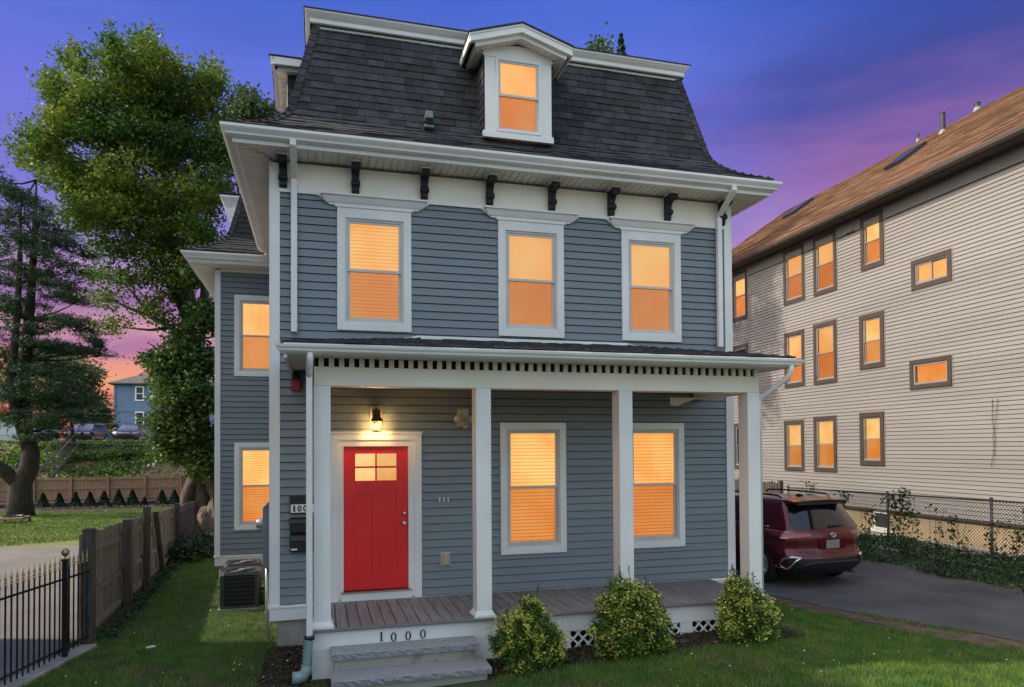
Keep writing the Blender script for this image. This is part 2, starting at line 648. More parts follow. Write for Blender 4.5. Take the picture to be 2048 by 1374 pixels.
def fence_x(y):            # line of the old board fence
    return -3.50 - .042 * max(y - .8, 0)


def drive_l(y):            # edge of the asphalt beside the house
    return 7.0 + .45 * math.exp(-((y - 1.0) / 1.2) ** 2) * 0 + float(np.interp(y, [-12, -6, -2.7, -.5, 1.0, 3, 30], [5.6, 4.0, 1.9, .95, .40, .05, 0]))


def wav(y, k=0.0):
    return .06 * math.sin(2.3 * y + k) + .04 * math.sin(5.1 * y + 2 * k) + .02 * math.sin(11 * y + k)


band_sheet('driveway', lambda y: drive_l(y) + wav(y) * .5, lambda y: 12.0 + wav(y, 2), np.arange(-12, 20.1, .2), 14, .018, 'asphalt')
band_sheet('dirt_path', lambda y: drive_l(y) - .62 + wav(y, 4) * 1.6, lambda y: drive_l(y) + .12, np.arange(-9, 2.4, .12), 6, .010, 'soil')
band_sheet('side_driveway', lambda y: -34, lambda y: -3.72 + .22 * min(y, 0) if y < .9 else fence_x(y) - .12, np.arange(-14, 12.6, .3), 12, .012, 'asphalt_pale')
band_sheet('driveway_end', lambda y: -34, lambda y: float(np.interp(y, [12.4, 13.0, 15.9], [-4.05, -9.0, -4.1 - 30])) if y > 12.5 else -4.0, np.arange(12.3, 14.1, .25), 30, .010, 'asphalt_pale')
grid_sheet('back_lawn', np.arange(-34, -4.0, .5), np.arange(12.5, 35.0, .5), .006, 'lawn_far')
band_sheet('planting_bed', lambda y: 1.55, lambda y: 6.1, np.arange(-2.06, -1.2, .12), 14, .012, 'mulch')
band_sheet('drip_bed', lambda y: -.98 + wav(y) * .6, lambda y: -.2, np.arange(-1.95, .2, .12), 6, .014, 'mulch')
band_sheet('gravel_path', lambda y: 13.1, lambda y: 15.45, np.arange(-6, 12, .4), 4, .012, 'concrete')


band_sheet('sidewalk', lambda y: -60, lambda y: 60, np.arange(-10.2, -8.1, .4), 60, .02, 'pavement')
band_sheet('street', lambda y: -60, lambda y: 60, np.arange(-20, -10.9, .5), 60, .01, 'street')


# ------------------------------------------------------------------ grass
def blades(pts, h0, h1, w, lean=.5):
    n = len(pts)
    h = RNG.uniform(h0, h1, n)
    a = RNG.uniform(0, 2 * math.pi, n)
    b = RNG.uniform(0, 2 * math.pi, n)
    base = np.stack([pts[:, 0], pts[:, 1], gz(pts[:, 0], pts[:, 1]) - .004], 1)
    wv = np.stack([np.cos(a), np.sin(a), np.zeros(n)], 1) * w * RNG.uniform(.6, 1.3, n)[:, None]
    ln = np.stack([np.cos(b) * lean * h * RNG.uniform(.1, 1, n), np.sin(b) * lean * h * RNG.uniform(.1, 1, n), h], 1)
    v = np.empty((n, 3, 3))
    v[:, 0] = base - wv
    v[:, 1] = base + wv
    v[:, 2] = base + ln
    return v.reshape(-1, 3)


def scatter(n, x0, x1, y0, y1, keep):
    p = np.stack([RNG.uniform(x0, x1, n), RNG.uniform(y0, y1, n)], 1)
    return p[keep(p[:, 0], p[:, 1])]


fxv = np.vectorize(fence_x)
dlv = np.vectorize(drive_l)


def clumpy(x, y, s=1.0):
    return (np.sin(x * 7.1 * s + 1.3 * np.sin(y * 5.3 * s)) * np.sin(y * 6.7 * s + 1.7 * np.sin(x * 4.1 * s)) + 1) / 2


def side_ok(x, y):
    k = (x > np.where(y < .8, -3.62 + .2 * np.minimum(y, 0), fxv(y) + .05))
    k &= ~((x > -.93) & (x < 6.22) & (y > 0)) & ~((x > -2.36) & (y > 5.6))
    k &= ~((x > -.85) & (x < -.35) & (y > -1.7)) | ((x < -.7) & (y < 0) & (RNG.random(len(x)) < .25))
    k &= ~((x > -.42) & (x < 5.8) & (y > -1.56))
    k &= ~((x > -.25) & (x < 1.6) & (y > -2.5))
    k &= ~((x > 1.5) & (x < 5.9) & (y > -2.0 + .08 * np.sin(x * 5))) | ((x > 1.5) & (x < 5.9) & (y < -1.85) & (RNG.random(len(x)) < .3))
    k &= x < dlv(y) - .55 + .12 * np.sin(y * 6) + .1 * np.sin(y * 15)
    k &= ~((x > 5.6) & (x < 6.2) & (y > -1.2)) & (y < 16)
    k &= ~((x > 6.0) & (y > 1.6))
    return k


lawn = thing('lawn_grass', 'dark green short grass of the front and side lawn', 'grass')
lawn['kind'] = 'stuff'
p1 = scatter(300000, -4.6, 10.0, -6.2, 1.2, side_ok)
p2 = scatter(70000, -4.3, -.8, 1.2, 15.5, side_ok)
pp = np.concatenate([p1, p2])
dist_to_house = np.minimum(np.abs(pp[:, 0] + .95) + np.clip(-pp[:, 1] - 2.6, 0, 9), 9)
dry = RNG.random(len(pp)) < np.clip(.62 - .75 * dist_to_house, .03, .6) * (clumpy(pp[:, 0], pp[:, 1], .5) + .3)
ln_f = ((pp[:, 0] > 1.5) & (pp[:, 0] < 6.3) & (pp[:, 1] > -2.25))
dry |= ln_f & (RNG.random(len(pp)) < .35)
dry |= (clumpy(pp[:, 0] + 3, pp[:, 1] + 1, .23) > .86) & (RNG.random(len(pp)) < .45)
hh = .5 + .7 * clumpy(pp[:, 0], pp[:, 1], .8)
g1 = blades(pp[~dry], .022, .055, .0048, .8)
g1v = g1.reshape(-1, 3, 3)
g1v[:, 2, 2] += (.030 * (hh[~dry] - .5))
link('green_blades', np_mesh('green_blades', g1v.reshape(-1, 3), 3, 'grass'), lawn, kind='stuff')
link('dry_blades', np_mesh('dry_blades', blades(pp[dry], .025, .055, .0045, .9), 3, 'grass_dry'), lawn, kind='stuff')
# ranker tufts standing out of the mown grass
tc_ = scatter(2600, -4.4, 10.0, -6.0, 9, side_ok)[:900]
tt = np.repeat(tc_, 16, 0) + RNG.normal(size=(len(tc_) * 16, 2)) * .035
link('tuft_blades', np_mesh('tuft_blades', blades(tt, .05, .105, .0052, 1.0), 3, 'grass'), lawn, kind='stuff')
# grass strips between the dirt track and the asphalt
def strip_ok(x, y):
    d = x - dlv(y)
    return (d > -.20) & (d < .05) & (((y > -2.2) & (y < -.6)) | ((y > -5.5) & (y < -2.75))) & (np.sin(y * 3.1) > -.75)


p3 = scatter(60000, 6.8, 12, -6, 2, strip_ok)
link('strip_blades', np_mesh('strip_blades', blades(p3, .04, .11, .0055, .8), 3, 'grass'), lawn, kind='stuff')


def back_ok(x, y):
    return (x < -.45 - .3 * 0 + fxv(y) - .15 + .45) & (y > 14.0 + .57 * (x + 7.4)) & (y > 12.6) & (y < 30.0)


bl = thing('back_lawn_grass', 'sunlit pale green grass beyond the board fence', 'grass')
bl['kind'] = 'stuff'
p4 = scatter(60000, -17, -4.2, 12.6, 30.0, back_ok)
link('pale_blades', np_mesh('pale_blades', blades(p4, .05, .10, .012, .6), 3, 'grass_far'), bl, kind='stuff')

# clover heads and fallen petals
p5 = scatter(1500, -4.4, 10.0, -6.0, 9, side_ok)
p5 = p5[(clumpy(p5[:, 0], p5[:, 1], .35) > .45)][:420]
cz = gz(p5[:, 0], p5[:, 1]) + RNG.uniform(.05, .085, len(p5))
cc = np.stack([p5[:, 0], p5[:, 1], cz], 1)
link('clover_heads', np_mesh('clover_heads', leaf_cards(cc, RNG.uniform(.010, .026, len(cc)), .9), 4, 'clover'), lawn, kind='stuff')

# bark chips in the beds
def chips(n, x0, x1, y0, y1):
    p = np.stack([RNG.uniform(x0, x1, n), RNG.uniform(y0, y1, n)], 1)
    c = np.stack([p[:, 0], p[:, 1], gz(p[:, 0], p[:, 1]) + RNG.uniform(.012, .035, n)], 1)
    return leaf_cards(c, RNG.uniform(.02, .06, n), .5)


mul = tag(link('mulch_chips', np_mesh('mulch_chips', np.concatenate([chips(9000, 1.55, 5.9, -2.08, -1.5), chips(5000, -1.0, -.4, -1.85, 0)]), 4, ['mulch', 'soil'],
          mi=(RNG.random(14000) < .22).astype(int)), kind='stuff'), 'dark bark mulch below the porch and bushes', 'mulch')

# pale stones in the bed
for i, (px, py, s) in enumerate([(1468, 1280, .055), (1430, 1288, .035), (1447, 1282, .03), (1370, 1292, .03)]):
    P = on(px, py, z=-.57)
    b = MB()
    prof = [(.001, -.3), (.8, -.15), (1, .25), (.7, .65), (.001, .8)]
    b.lathe([(r_ * s, h * s) for r_, h in prof], (0, 0, 0), 9)
    b.v = [(x * (1 + .25 * math.sin(9 * y / s)), y * (1 + .2 * math.cos(7 * x / s)), z) for x, y, z in b.v]
    o = b.build('stone', 'rock', smooth=True, loc=(P.x, P.y, gzf(P.x, P.y) + .01), rz=i)
    tag(o, ('largest tan stone in the mulch, next to the bush under the last column', 'tan stone in the mulch below the lattice, third from the last bush', 'small tan stone in the mulch beside the largest stone', 'small tan stone in the mulch next to the striped plant')[i], 'stone', 'stones in the mulch bed')
# ------------------------------------------------------------------ unseen house added beyond the side driveway, made tall enough to shade lawn and porch
sh = thing('shade_house', 'plain unseen house added beyond the side driveway to shade the front lawn', 'house', (-13.5, -4, -.75))
m = MB()
m.box(-19, -9.4, -13, 3.3, -1, 12.4)
m.build('wall', 'far_blue', sh)
m = MB()
m.prism([(-19.4, 12.4), (-9.0, 12.4), (-9.0, 12.8), (-19.4, 12.9)], lambda p, q, t: (p, t, q), -13.5, 3.8)
m.build('roof', 'far_roof', sh)
for zz_ in (1.2, 4.2, 7.2, 10.2):
    for yy_ in (-10, -6.5, -3, .5):
        m = MB()
        m.box(-9.42, -9.36, yy_, yy_ + 1.0, zz_ - .6, zz_ + 1.1)
        m.build('window', 'far_glass', sh)
# ------------------------------------------------------------------ the grey house
HX0, HX1 = -.949, 6.183
YB = 10.0
house = thing('grey_house', 'slate grey clapboard house with black mansard roof, white trim and front porch', 'house', (2.6, 4.0, -.74))


def siding(parent, u0, u1, z0, z1, ex, holes, material, fn=None, proud=.022, joined=None, gap=.010, bits_to=None):
    """overlapping courses; fn(u, d, z) -> point; d is the distance out from the wall"""
    fn = fn or (lambda u, d, z: (u, -d, z))
    nrow = int(math.ceil((z1 - z0) / ex))
    for r_ in range(nrow):
        a = z0 + r_ * ex
        b = min(a + ex, z1)
        segs = [(u0, u1)]
        bits = []
        for (h0, h1, hz0, hz1) in holes:
            if b > hz0 + .005 and a < hz1 - .005:
                if b > hz1 + .006:
                    bits.append((h0, h1, hz1, b))
                if a < hz0 - .006:
                    bits.append((h0, h1, a, hz0))
                ns = []
                for s0, s1 in segs:
                    if h1 <= s0 or h0 >= s1:
                        ns.append((s0, s1))
                    else:
                        if h0 - s0 > .01:
                            ns.append((s0, h0))
                        if s1 - h1 > .01:
                            ns.append((h1, s1))
                segs = ns
        za_, zb_ = a, b
        for qi, (s0, s1, a, b) in enumerate([(q0, q1, za_, zb_) for q0, q1 in segs] + bits):
            small = bits_to is not None and qi >= len(segs)
            m = joined if joined is not None else (bits_to if small else MB())
            gap_ = gap if a == za_ else 0.0
            j0, j1 = (RNG.uniform(-.0012, .0012) for _ in range(2))
            m.hexa([fn(s0, proud + j0, a + gap_), fn(s1, proud + j1, a + gap_), fn(s1, -.018, a + gap_), fn(s0, -.018, a + gap_),
                    fn(s0, .006, b), fn(s1, .006, b), fn(s1, -.018, b), fn(s0, -.018, b)])
            if joined is None and not small:
                m.build('clapboard', material, parent)


def frame4(m, u0, u1, z0, z1, w, d0, d1, fn, wt=None, wb=None):
    """four mitred boards round an opening"""
    wt = wt or w
    wb = wb or w
    O = [(u0, z0), (u1, z0), (u1, z1), (u0, z1)]
    I = [(u0 + w, z0 + wb), (u1 - w, z0 + wb), (u1 - w, z1 - wt), (u0 + w, z1 - wt)]
    for k in range(4):
        a, b = O[k], O[(k + 1) % 4]
        c, d = I[(k + 1) % 4], I[k]
        m.hexa([fn(a[0], d1, a[1]), fn(b[0], d1, b[1]), fn(b[0], d0, b[1]), fn(a[0], d0, a[1]),
                fn(d[0], d1, d[1]), fn(c[0], d1, c[1]), fn(c[0], d0, c[1]), fn(d[0], d0, d[1])])


def window(parent, u0, u1, z0, z1, fn, wcas=.105, wtop=None, wbot=None, blind='blind_lit', casing='white', jamb='jamb', lit=True, split=.5,
           d_out=.045, slats=False, sliding=False, name='window'):
    """double-hung window: casing, jamb, two sashes, panes, insect screen, lit blind"""
    wtop = wtop or wcas
    wbot = wbot or wcas
    m = MB()
    frame4(m, u0, u1, z0, z1, wcas, -.02, d_out, fn, wtop, wbot)
    win = m.build(name, casing, parent, bevel=.004 if casing == 'white' else 0)
    a0, a1, b0, b1 = u0 + wcas, u1 - wcas, z0 + wbot, z1 - wtop
    k = min(1.0, (a1 - a0) / .8)
    j = MB()
    frame4(j, a0, a1, b0, b1, .030 * k, -.06, .026, fn, .030, .035)
    j.build('jamb', jamb, win)
    a0 += .030 * k; a1 -= .030 * k; b0 += .035; b1 -= .030
    zm = b0 + (b1 - b0) * split
    s = .036 * k
    if sliding:
        um = (a0 + a1) / 2
        cells = [('sash', a0, um + s / 2, b0, b1, .012, 'pane'), ('sash', um - s / 2, a1, b0, b1, -.010, 'pane')]
    else:
        cells = [('sash', a0, a1, zm - s / 2, b1, .012, 'pane'), ('sash', a0, a1, b0, zm + s / 2, -.014, 'screen')]
    for nm, x0, x1, y0, y1, d, gl in cells:
        sm = MB()
        frame4(sm, x0, x1, y0, y1, s, d - .022, d, fn)
        so_ = sm.build(nm, jamb, win)
        pm = MB()
        pm.add([fn(x0 + s, d - .012, y0 + s), fn(x1 - s, d - .012, y0 + s), fn(x1 - s, d - .012, y1 - s), fn(x0 + s, d - .012, y1 - s)], [(0, 1, 2, 3)])
        pm.build('pane', 'pane' if lit else 'far_pane', win)
        if gl == 'screen' and lit:
            q = MB()
            q.add([fn(x0 + s * .6, d - .0235, y0 + s * .6), fn(x1 - s * .6, d - .0235, y0 + s * .6), fn(x1 - s * .6, d - .0235, y1 - s * .6), fn(x0 + s * .6, d - .0235, y1 - s * .6)], [(0, 1, 2, 3)])
            q.build('screen', 'screen', win)
    bm = MB()
    if slats:
        n = int((b1 - b0) / .050)
        for i in range(n):
            za = b0 + (b1 - b0) * i / n
            zb = b0 + (b1 - b0) * (i + .76) / n
            bm.add([fn(a0, -.068, za), fn(a1, -.068, za), fn(a1, -.056, zb), fn(a0, -.056, zb)], [(0, 1, 2, 3)])
        bm.add([fn(a0, -.073, b0), fn(a1, -.073, b0), fn(a1, -.073, b1), fn(a0, -.073, b1)], [(0, 1, 2, 3)], 1)
        for uc in (.28, .72):
            ux = a0 + (a1 - a0) * uc
            bm.add([fn(ux, -.054, b0), fn(ux + .006, -.054, b0), fn(ux + .006, -.054, b1), fn(ux, -.054, b1)], [(0, 1, 2, 3)])
    else:
        bm.add([fn(a0 - .02, -.066, b0 - .02), fn(a1 + .02, -.066, b0 - .02), fn(a1 + .02, -.066, b1 + .02), fn(a0 - .02, -.066, b1 + .02)], [(0, 1, 2, 3)])
    if lit:
        bm.build('blind', [blind, 'blind_gap'], win)
    else:
        bm.build('blind', 'far_glass', win)
    return win


front = lambda u, d, z: (u, -d, z)
WX = [(-.078, .962), (2.258, 3.294), (4.255, 5.282)]
W1X = [(2.272, 3.304), (4.273, 5.305)]
DX0, DX1 = -.167, 1.098

# shell behind the boards: wall core with openings left out by building it in bands
core = MB()
core.box(HX0 + .04, HX1 - .04, .09, YB, -.36, 6.0)
front_wall = core.build('wall_core', 'dark_gap', house)  # near-black core paints the shadow line under each clapboard
holes = [(a + .05, b - .05, 3.70, 5.40) for a, b in WX] + [(a + .05, b - .05, .45, 2.33) for a, b in W1X] + [(DX0 + .05, DX1 - .05, -.2, 2.17)]
siding(front_wall, HX0 + .10, HX1 - .10, -.135, 5.60, .1143, holes, 'siding')
# side and back walls, boards joined
sd = MB()
for fn_, a, b in ((lambda u, d, z: (HX0 - d, u, z), .10, YB), (lambda u, d, z: (HX1 + d, u, z), .10, YB)):
    siding(None, a, b, -.135, 5.95, .1143, [], 'siding', fn_, joined=sd)
o = sd.build('side_clapboards', 'siding', house)
o['kind'] = 'stuff'
bk = MB()
bk.box(HX0 + .04, HX1 - .04, YB, YB + .03, -.3, 6.0)
bk.build('back_wall', 'siding', house)

# corner boards, water table, foundation
for x0, x1, sx in ((HX0 - .02, HX0 + .105, 0), (HX1 - .105, HX1 + .02, 1)):
    m = MB()
    m.box(x0, x1, -.034, .0, -.14, 5.95)
    if sx == 0:
        m.box(HX0 - .034, HX0 - .021, -.034, .10, -.14, 5.95)
    else:
        m.box(HX1 + .021, HX1 + .034, -.034, .10, -.14, 5.95)
    m.build('corner_board', 'white', house, bevel=.003)
m = MB()
m.box(HX0 - .045, HX1 + .045, -.050, .05, -.175, -.138)
m.box(HX0 - .028, HX1 + .028, -.030, .05, -.345, -.176)
m.box(HX0 - .045, HX0 + .02, .05, YB, -.175, -.138)
m.box(HX0 - .028, HX0 + .02, .05, YB, -.345, -.176)
m.box(HX1 - .02, HX1 + .045, .05, YB, -.175, -.138)
m.box(HX1 - .02, HX1 + .028, .05, YB, -.345, -.176)
m.build('water_table', 'white', house, bevel=.003)
m = MB()
m.box(HX0 + .07, HX1 - .05, .03, YB - .05, -1.2, -.346)
m.build('foundation', 'concrete', house, bevel=.03)

# frieze board, its lower edge dipping down to each window hood
m = MB()
zb, zt = 5.575, 5.965
HD = .235
pts = [(HX0 + .10, zt), (HX0 + .10, zb)]
for a, b in WX:
    pts += [(a - HD - .03, zb), (a - .10, 5.455), (a - .005, 5.455), (a - .005, 5.50), (b + .005, 5.50), (b + .005, 5.455), (b + .10, 5.455), (b + HD + .03, zb)]
pts += [(HX1 - .10, zb), (HX1 - .10, zt)]
# strips so the outline stays planar and convex per piece
xs_ = sorted(set(round(p[0], 4) for p in pts))


def low(x):
    seq = pts[1:-1]
    for (xa, za), (xb, zb_) in zip(seq[:-1], seq[1:]):
        if xa - 1e-6 <= x <= xb + 1e-6 and xb > xa:
            return za + (zb_ - za) * (x - xa) / (xb - xa)
    return zb


for xa, xb in zip(xs_[:-1], xs_[1:]):
    za, zc = low(xa + 1e-5), low(xb - 1e-5)
    m.hexa([(xa, -.030, za), (xb, -.030, zc), (xb, .04, zc), (xa, .04, za), (xa, -.030, zt), (xb, -.030, zt), (xb, .04, zt), (xa, .04, zt)])
m.build('frieze_board', 'white_warm', house)
seq = pts[1:-1]
for (xa, za), (xb, zb_) in zip(seq[:-1], seq[1:]):
    if xb - xa < .02 or (abs(za - 5.50) < .001 and abs(zb_ - 5.50) < .001):
        continue
    m = MB()
    for (t0, t1, dd) in ((-.030, .006, .048), (.006, .022, .036)):
        m.hexa([(xa, -dd, za + t0), (xb, -dd, zb_ + t0), (xb, -.02, zb_ + t0), (xa, -.02, za + t0), (xa, -dd, za + t1), (xb, -dd, zb_ + t1), (xb, -.02, zb_ + t1), (xa, -.02, za + t1)])
    m.build('frieze_moulding', 'white', house)

# windows of the front
for i, (a, b) in enumerate(WX):
    w = window(house, a, b, 3.662, 5.44, front, wcas=.112, wtop=.185, wbot=.12, blind='blind_slat' if i == 0 else 'blind_lit', slats=(i == 0))
    h = MB()
    # hood: crown profile, wider at the top
    prof = [(.035, 5.445), (.060, 5.452), (.075, 5.475), (.105, 5.535), (.130, 5.548), (.130, 5.572), (.035, 5.585)]
    n = len(prof)
    vs, fs = [], []
    for sgn, ux in ((-1, a), (1, b)):
        for d, z in prof:
            vs.append((ux + sgn * (.10 + d * .95), -d, z))
    for k in range(n):
        fs.append((k, (k + 1) % n, n + (k + 1) % n, n + k))
    fs += [tuple(range(n))[::-1], tuple(range(n, 2 * n))]
    # returns at both ends
    h.add(vs, fs)
    for sgn, ux in ((-1, a), (1, b)):
        v2 = [(ux + sgn * (.10 + d * .95), -d, z) for d, z in prof] + [(ux + sgn * (.10 + d * .95) * 1, -.02, z) for d, z in prof]
        h.add(v2, [(k, (k + 1) % n, n + (k + 1) % n, n + k) for k in range(n)])
    h.box(a - .03, b + .03, -.06, -.02, 5.40, 5.446)
    h.build('hood', 'white', w)
for i, (a, b) in enumerate(W1X):
    window(house, a, b, .405, 2.369, front, wcas=.098, wbot=.11, blind='blind_slat', slats=True)

# door
m = MB()
frame4(m, DX0, DX1, -.135, 2.215, .10, -.02, .036, front, .10, .001)
m.box(DX0 - .012, DX1 + .012, -.050, .0, 2.205, 2.232)
m.box(DX0 + .10, .004, -.020, .05, -.12, 2.115)
m.box(.910, DX1 - .10, -.020, .05, -.12, 2.115)
m.box(.004, .910, -.020, .05, 2.026, 2.115)
m.build('door_frame', 'white', house, bevel=.004)
m = MB()
m.box(-.03, .945, -.07, .06, -.135, -.03)
m.build('door_sill', 'white', house, bevel=.004)
m = MB()
m.box(-.03, .945, -.085, .05, -.028, -.008)
m.build('threshold', 'brass', house)
D0, D1 = .0, .914
door = MB()
zs = [0, .26, .905, 1.32, 1.95, 2.03]
# stiles, rails and recessed panels
yf, yr = .012, .022
door.box(D0, D0 + .165, yf, .05, 0, 2.03)
door.box(D1 - .165, D1, yf, .05, 0, 2.03)
door.box(D0 + .165, D1 - .165, yf, .05, 0, .27)
door.box(D0 + .165, D1 - .165, yf, .05, 1.37, 1.535)
door.box(D0 + .165, D1 - .165, yf, .05, 1.925, 2.03)
door.box(.40, .514, yf, .05, .27, 1.37)
for a, b in ((.165, .40), (.514, D1 - .165)):
    door.box(a, b, yr, .05, .27, 1.37)
door.box(.4465, .4675, yf, .05, 1.535, 1.925)
door.box(.165, .749, yf, .05, 1.718, 1.742)
dr = door.build('door', 'door_red', house, bevel=.002)
dr['label'] = 'red panelled front door with four small lit panes'
for a, b in ((.168, .446), (.468, .746)):
    for c, d in ((1.538, 1.717), (1.743, 1.922)):
        m = MB()
        m.add([(a, .026, c), (b, .026, c), (b, .026, d), (a, .026, d)], [(0, 1, 2, 3)])
        m.build('pane', 'pane', dr)
        m = MB()
        m.add([(a, .040, c), (b, .040, c), (b, .040, d), (a, .040, d)], [(0, 1, 2, 3)])
        m.build('lit_curtain', 'door_lit', dr)
for z, r_ in ((1.07, .026), (.925, .032)):
    m = MB()
    m.lathe([(r_, .012), (r_, .0), (r_ * .5, -.012), (r_ * .5, -.03), (r_ * .95, -.042), (r_ * .9, -.06), (r_ * .3, -.066)], (.845, 0, z), 14, 'y')
    m.build('knob' if z < 1 else 'deadbolt', 'chrome', dr, smooth=True)

# ------------------------------------------------------------------ main eave
E = .60
ez_bot, ez_top = 6.0, 6.19


def ring(x0, x1, y0, y1, prof, m, sides='flrb'):
    """sweep a profile (offset outwards, height) round a rectangle with mitred corners"""
    n = len(prof)
    cn = lambda o: [(x0 - o, y0 - o), (x1 + o, y0 - o), (x1 + o, y1 + o), (x0 - o, y1 + o)]
    base = len(m.v)
    rows = []
    for o_, z in prof:
        rows.append([(p[0], p[1], z) for p in cn(o_)])
    for k, s in enumerate('frbl'):
        if s not in sides:
            continue
        a, b = k, (k + 1) % 4
        for i in range(n - 1):
            m.add([rows[i][a], rows[i][b], rows[i + 1][b], rows[i + 1][a]], [(0, 1, 2, 3)])


gut = [(.462, 6.055), (.500, 6.055), (.545, 6.075), (.552, 6.10), (.585, 6.135), (.600, 6.155), (.600, 6.19), (.585, 6.19), (.580, 6.165), (.47, 6.165)]
m = MB()
ring(HX0, HX1, 0, YB, gut, m)
m.build('gutter', 'white', house)
m = MB()
ring(HX0, HX1, 0, YB, [(.40, 6.0), (.462, 6.0), (.462, 6.14), (.40, 6.14)], m)
m.build('fascia', 'white', house)
# soffit: single grooved panels along the front, joined strips along the sides
sof = MB()
sof.box(HX0 - .44, HX1 + .44, -.44, .1, 6.022, 6.03)
sof_o = sof.build('soffit', 'white_warm', house)
px0, px1, step = HX0 - .44, HX1 + .44, .1016
n = int((px1 - px0) / step)
for i in range(n):
    a = px0 + (px1 - px0) * i / n
    b = px0 + (px1 - px0) * (i + 1) / n - .013
    y0, y1 = -.44, .03
    if b < HX0 or a > HX1:      # mitred corners belong to the side runs
        continue
    mm = MB()
    mm.box(a, b, y0, y1, 6.004, 6.021)
    mm.build('soffit_panel', 'soffit', sof_o)
m = MB()
for sgn in (-1, 1):
    for k in range(int((YB + .88) / .1016)):
        ya = -.44 + k * .1016
        xa, xb = (HX0 - .44, HX0 + .0) if sgn < 0 else (HX1 - .0, HX1 + .44)
        if sgn < 0 and ya < 0:
            xb = HX0 - max(0, -ya - .05)
        m.box(xa, xb, ya, ya + .086, 6.004, 6.020)
o = m.build('side_soffit_panels', 'soffit', house)
o['kind'] = 'stuff'

# brackets
bp = [(0, .0), (.03, .0), (.05, .03), (.055, .07), (.085, .095), (.10, .13), (.085, .165), (.06, .18), (.065, .21), (.085, .25), (.12, .28), (.165, .285),
      (.20, .27), (.235, .285), (.25, .32), (.24, .355), (.21, .365), (.0, .365)]
bm = MB()
bm.prism(bp, lambda p, q, t: (t, -.03 - p, 5.605 + q), -.052, .052)
for zc, r_, yc in ((5.605 + .325, .040, -.03 - .215), (5.605 + .125, .036, -.03 - .065)):
    bm.lathe([(.001, -.063), (r_, -.063), (r_, .063), (.001, .063)], (0, yc, zc), 12, 'x')
br_me = bm.mesh('bracket', 'black_wood')
cm = MB()
cm.box(-.06, .06, -.29, -.03, 5.971, 6.0035)
cap_me = cm.mesh('bracket_cap', 'white_warm')
for i in range(8):
    x = -.80 + i * .975
    o = link('bracket', br_me, house, loc=(x, 0, 0))
    link('bracket_cap', cap_me, o)

# downspouts of the main eave
for xs0, zlow in ((-.655, 3.60), (5.955, 3.60)):
    m = MB()
    m.box(xs0 - .042, xs0 + .042, -.115, -.040, zlow, 5.72)
    dsp = m.build('downspout', 'white', house, bevel=.01)
    m = MB()
    m.hexa([(xs0 - .042, -.115, 5.722), (xs0 + .042, -.115, 5.722), (xs0 + .042, -.040, 5.722), (xs0 - .042, -.040, 5.722),
            (xs0 - .0421, -.55, 5.99), (xs0 + .0421, -.55, 5.99), (xs0 + .0421, -.475, 6.02), (xs0 - .0421, -.475, 6.02)])
    m.box(xs0 - .041, xs0 + .041, -.549, -.474, 6.0, 6.14)
    m.build('offset_elbow', 'white', dsp, bevel=.008)

# ------------------------------------------------------------------ mansard roof
PROF = [(-.50, 6.245), (-.47, 6.275), (-.33, 6.335), (-.18, 6.415), (-.03, 6.52), (.08, 6.625), (.16, 6.72), (.205, 6.80), (.235, 6.90), (.27, 7.05), (.555, 8.26)]


def prof_at(s):
    """point and outward tilt along the roof profile at arc length s"""
    acc = 0
    for (a, za), (b, zb_) in zip(PROF[:-1], PROF[1:]):
        L = math.hypot(b - a, zb_ - za)
        if acc + L >= s or (b, zb_) == PROF[-1]:
            t = (s - acc) / L
            return a + (b - a) * t, za + (zb_ - za) * t, (b - a) / L, (zb_ - za) / L
        acc += L


PLEN = sum(math.hypot(b[0] - a[0], b[1] - a[1]) for a, b in zip(PROF[:-1], PROF[1:]))
m = MB()
ring(HX0, HX1, 0, YB, [(-t - .012, z) for t, z in PROF], m)
m.add([(HX0 + .5, .5, 8.27), (HX1 - .5, .5, 8.27), (HX1 - .5, YB - .5, 8.27), (HX0 + .5, YB - .5, 8.27)], [(0, 1, 2, 3)])
roof = m.build('mansard_roof', 'shingle_flare', house)
DM0, DM1 = 2.05, 3.14        # front dormer
ex = .127
rows_ = []
s = 0.0
while s < PLEN - .02:
    t, z, ct, st = prof_at(s)
    step = ex if s > .80 else .105
    rows_.append((s, min(s + step, PLEN)))
    s += step


def shingle(mb, u0, u1, s0, s1, fn, lift0=.012, lift1=.002):
    t0, z0, c0, n0 = prof_at(s0)
    t1, z1, c1, n1 = prof_at(s1)
    # normal of the profile is (-nz, ct) in (t, z)
    def P(u, t, z, c, n_, l):
        return fn(u, t - n_ * l, z + c * l)
    mb.hexa([P(u0, t0, z0, c0, n0, lift0), P(u1, t0, z0, c0, n0, lift0), P(u1, t0, z0, c0, n0, -.006), P(u0, t0, z0, c0, n0, -.006),
             P(u0, t1, z1, c1, n1, lift1), P(u1, t1, z1, c1, n1, lift1), P(u1, t1, z1, c1, n1, -.006), P(u0, t1, z1, c1, n1, -.006)])


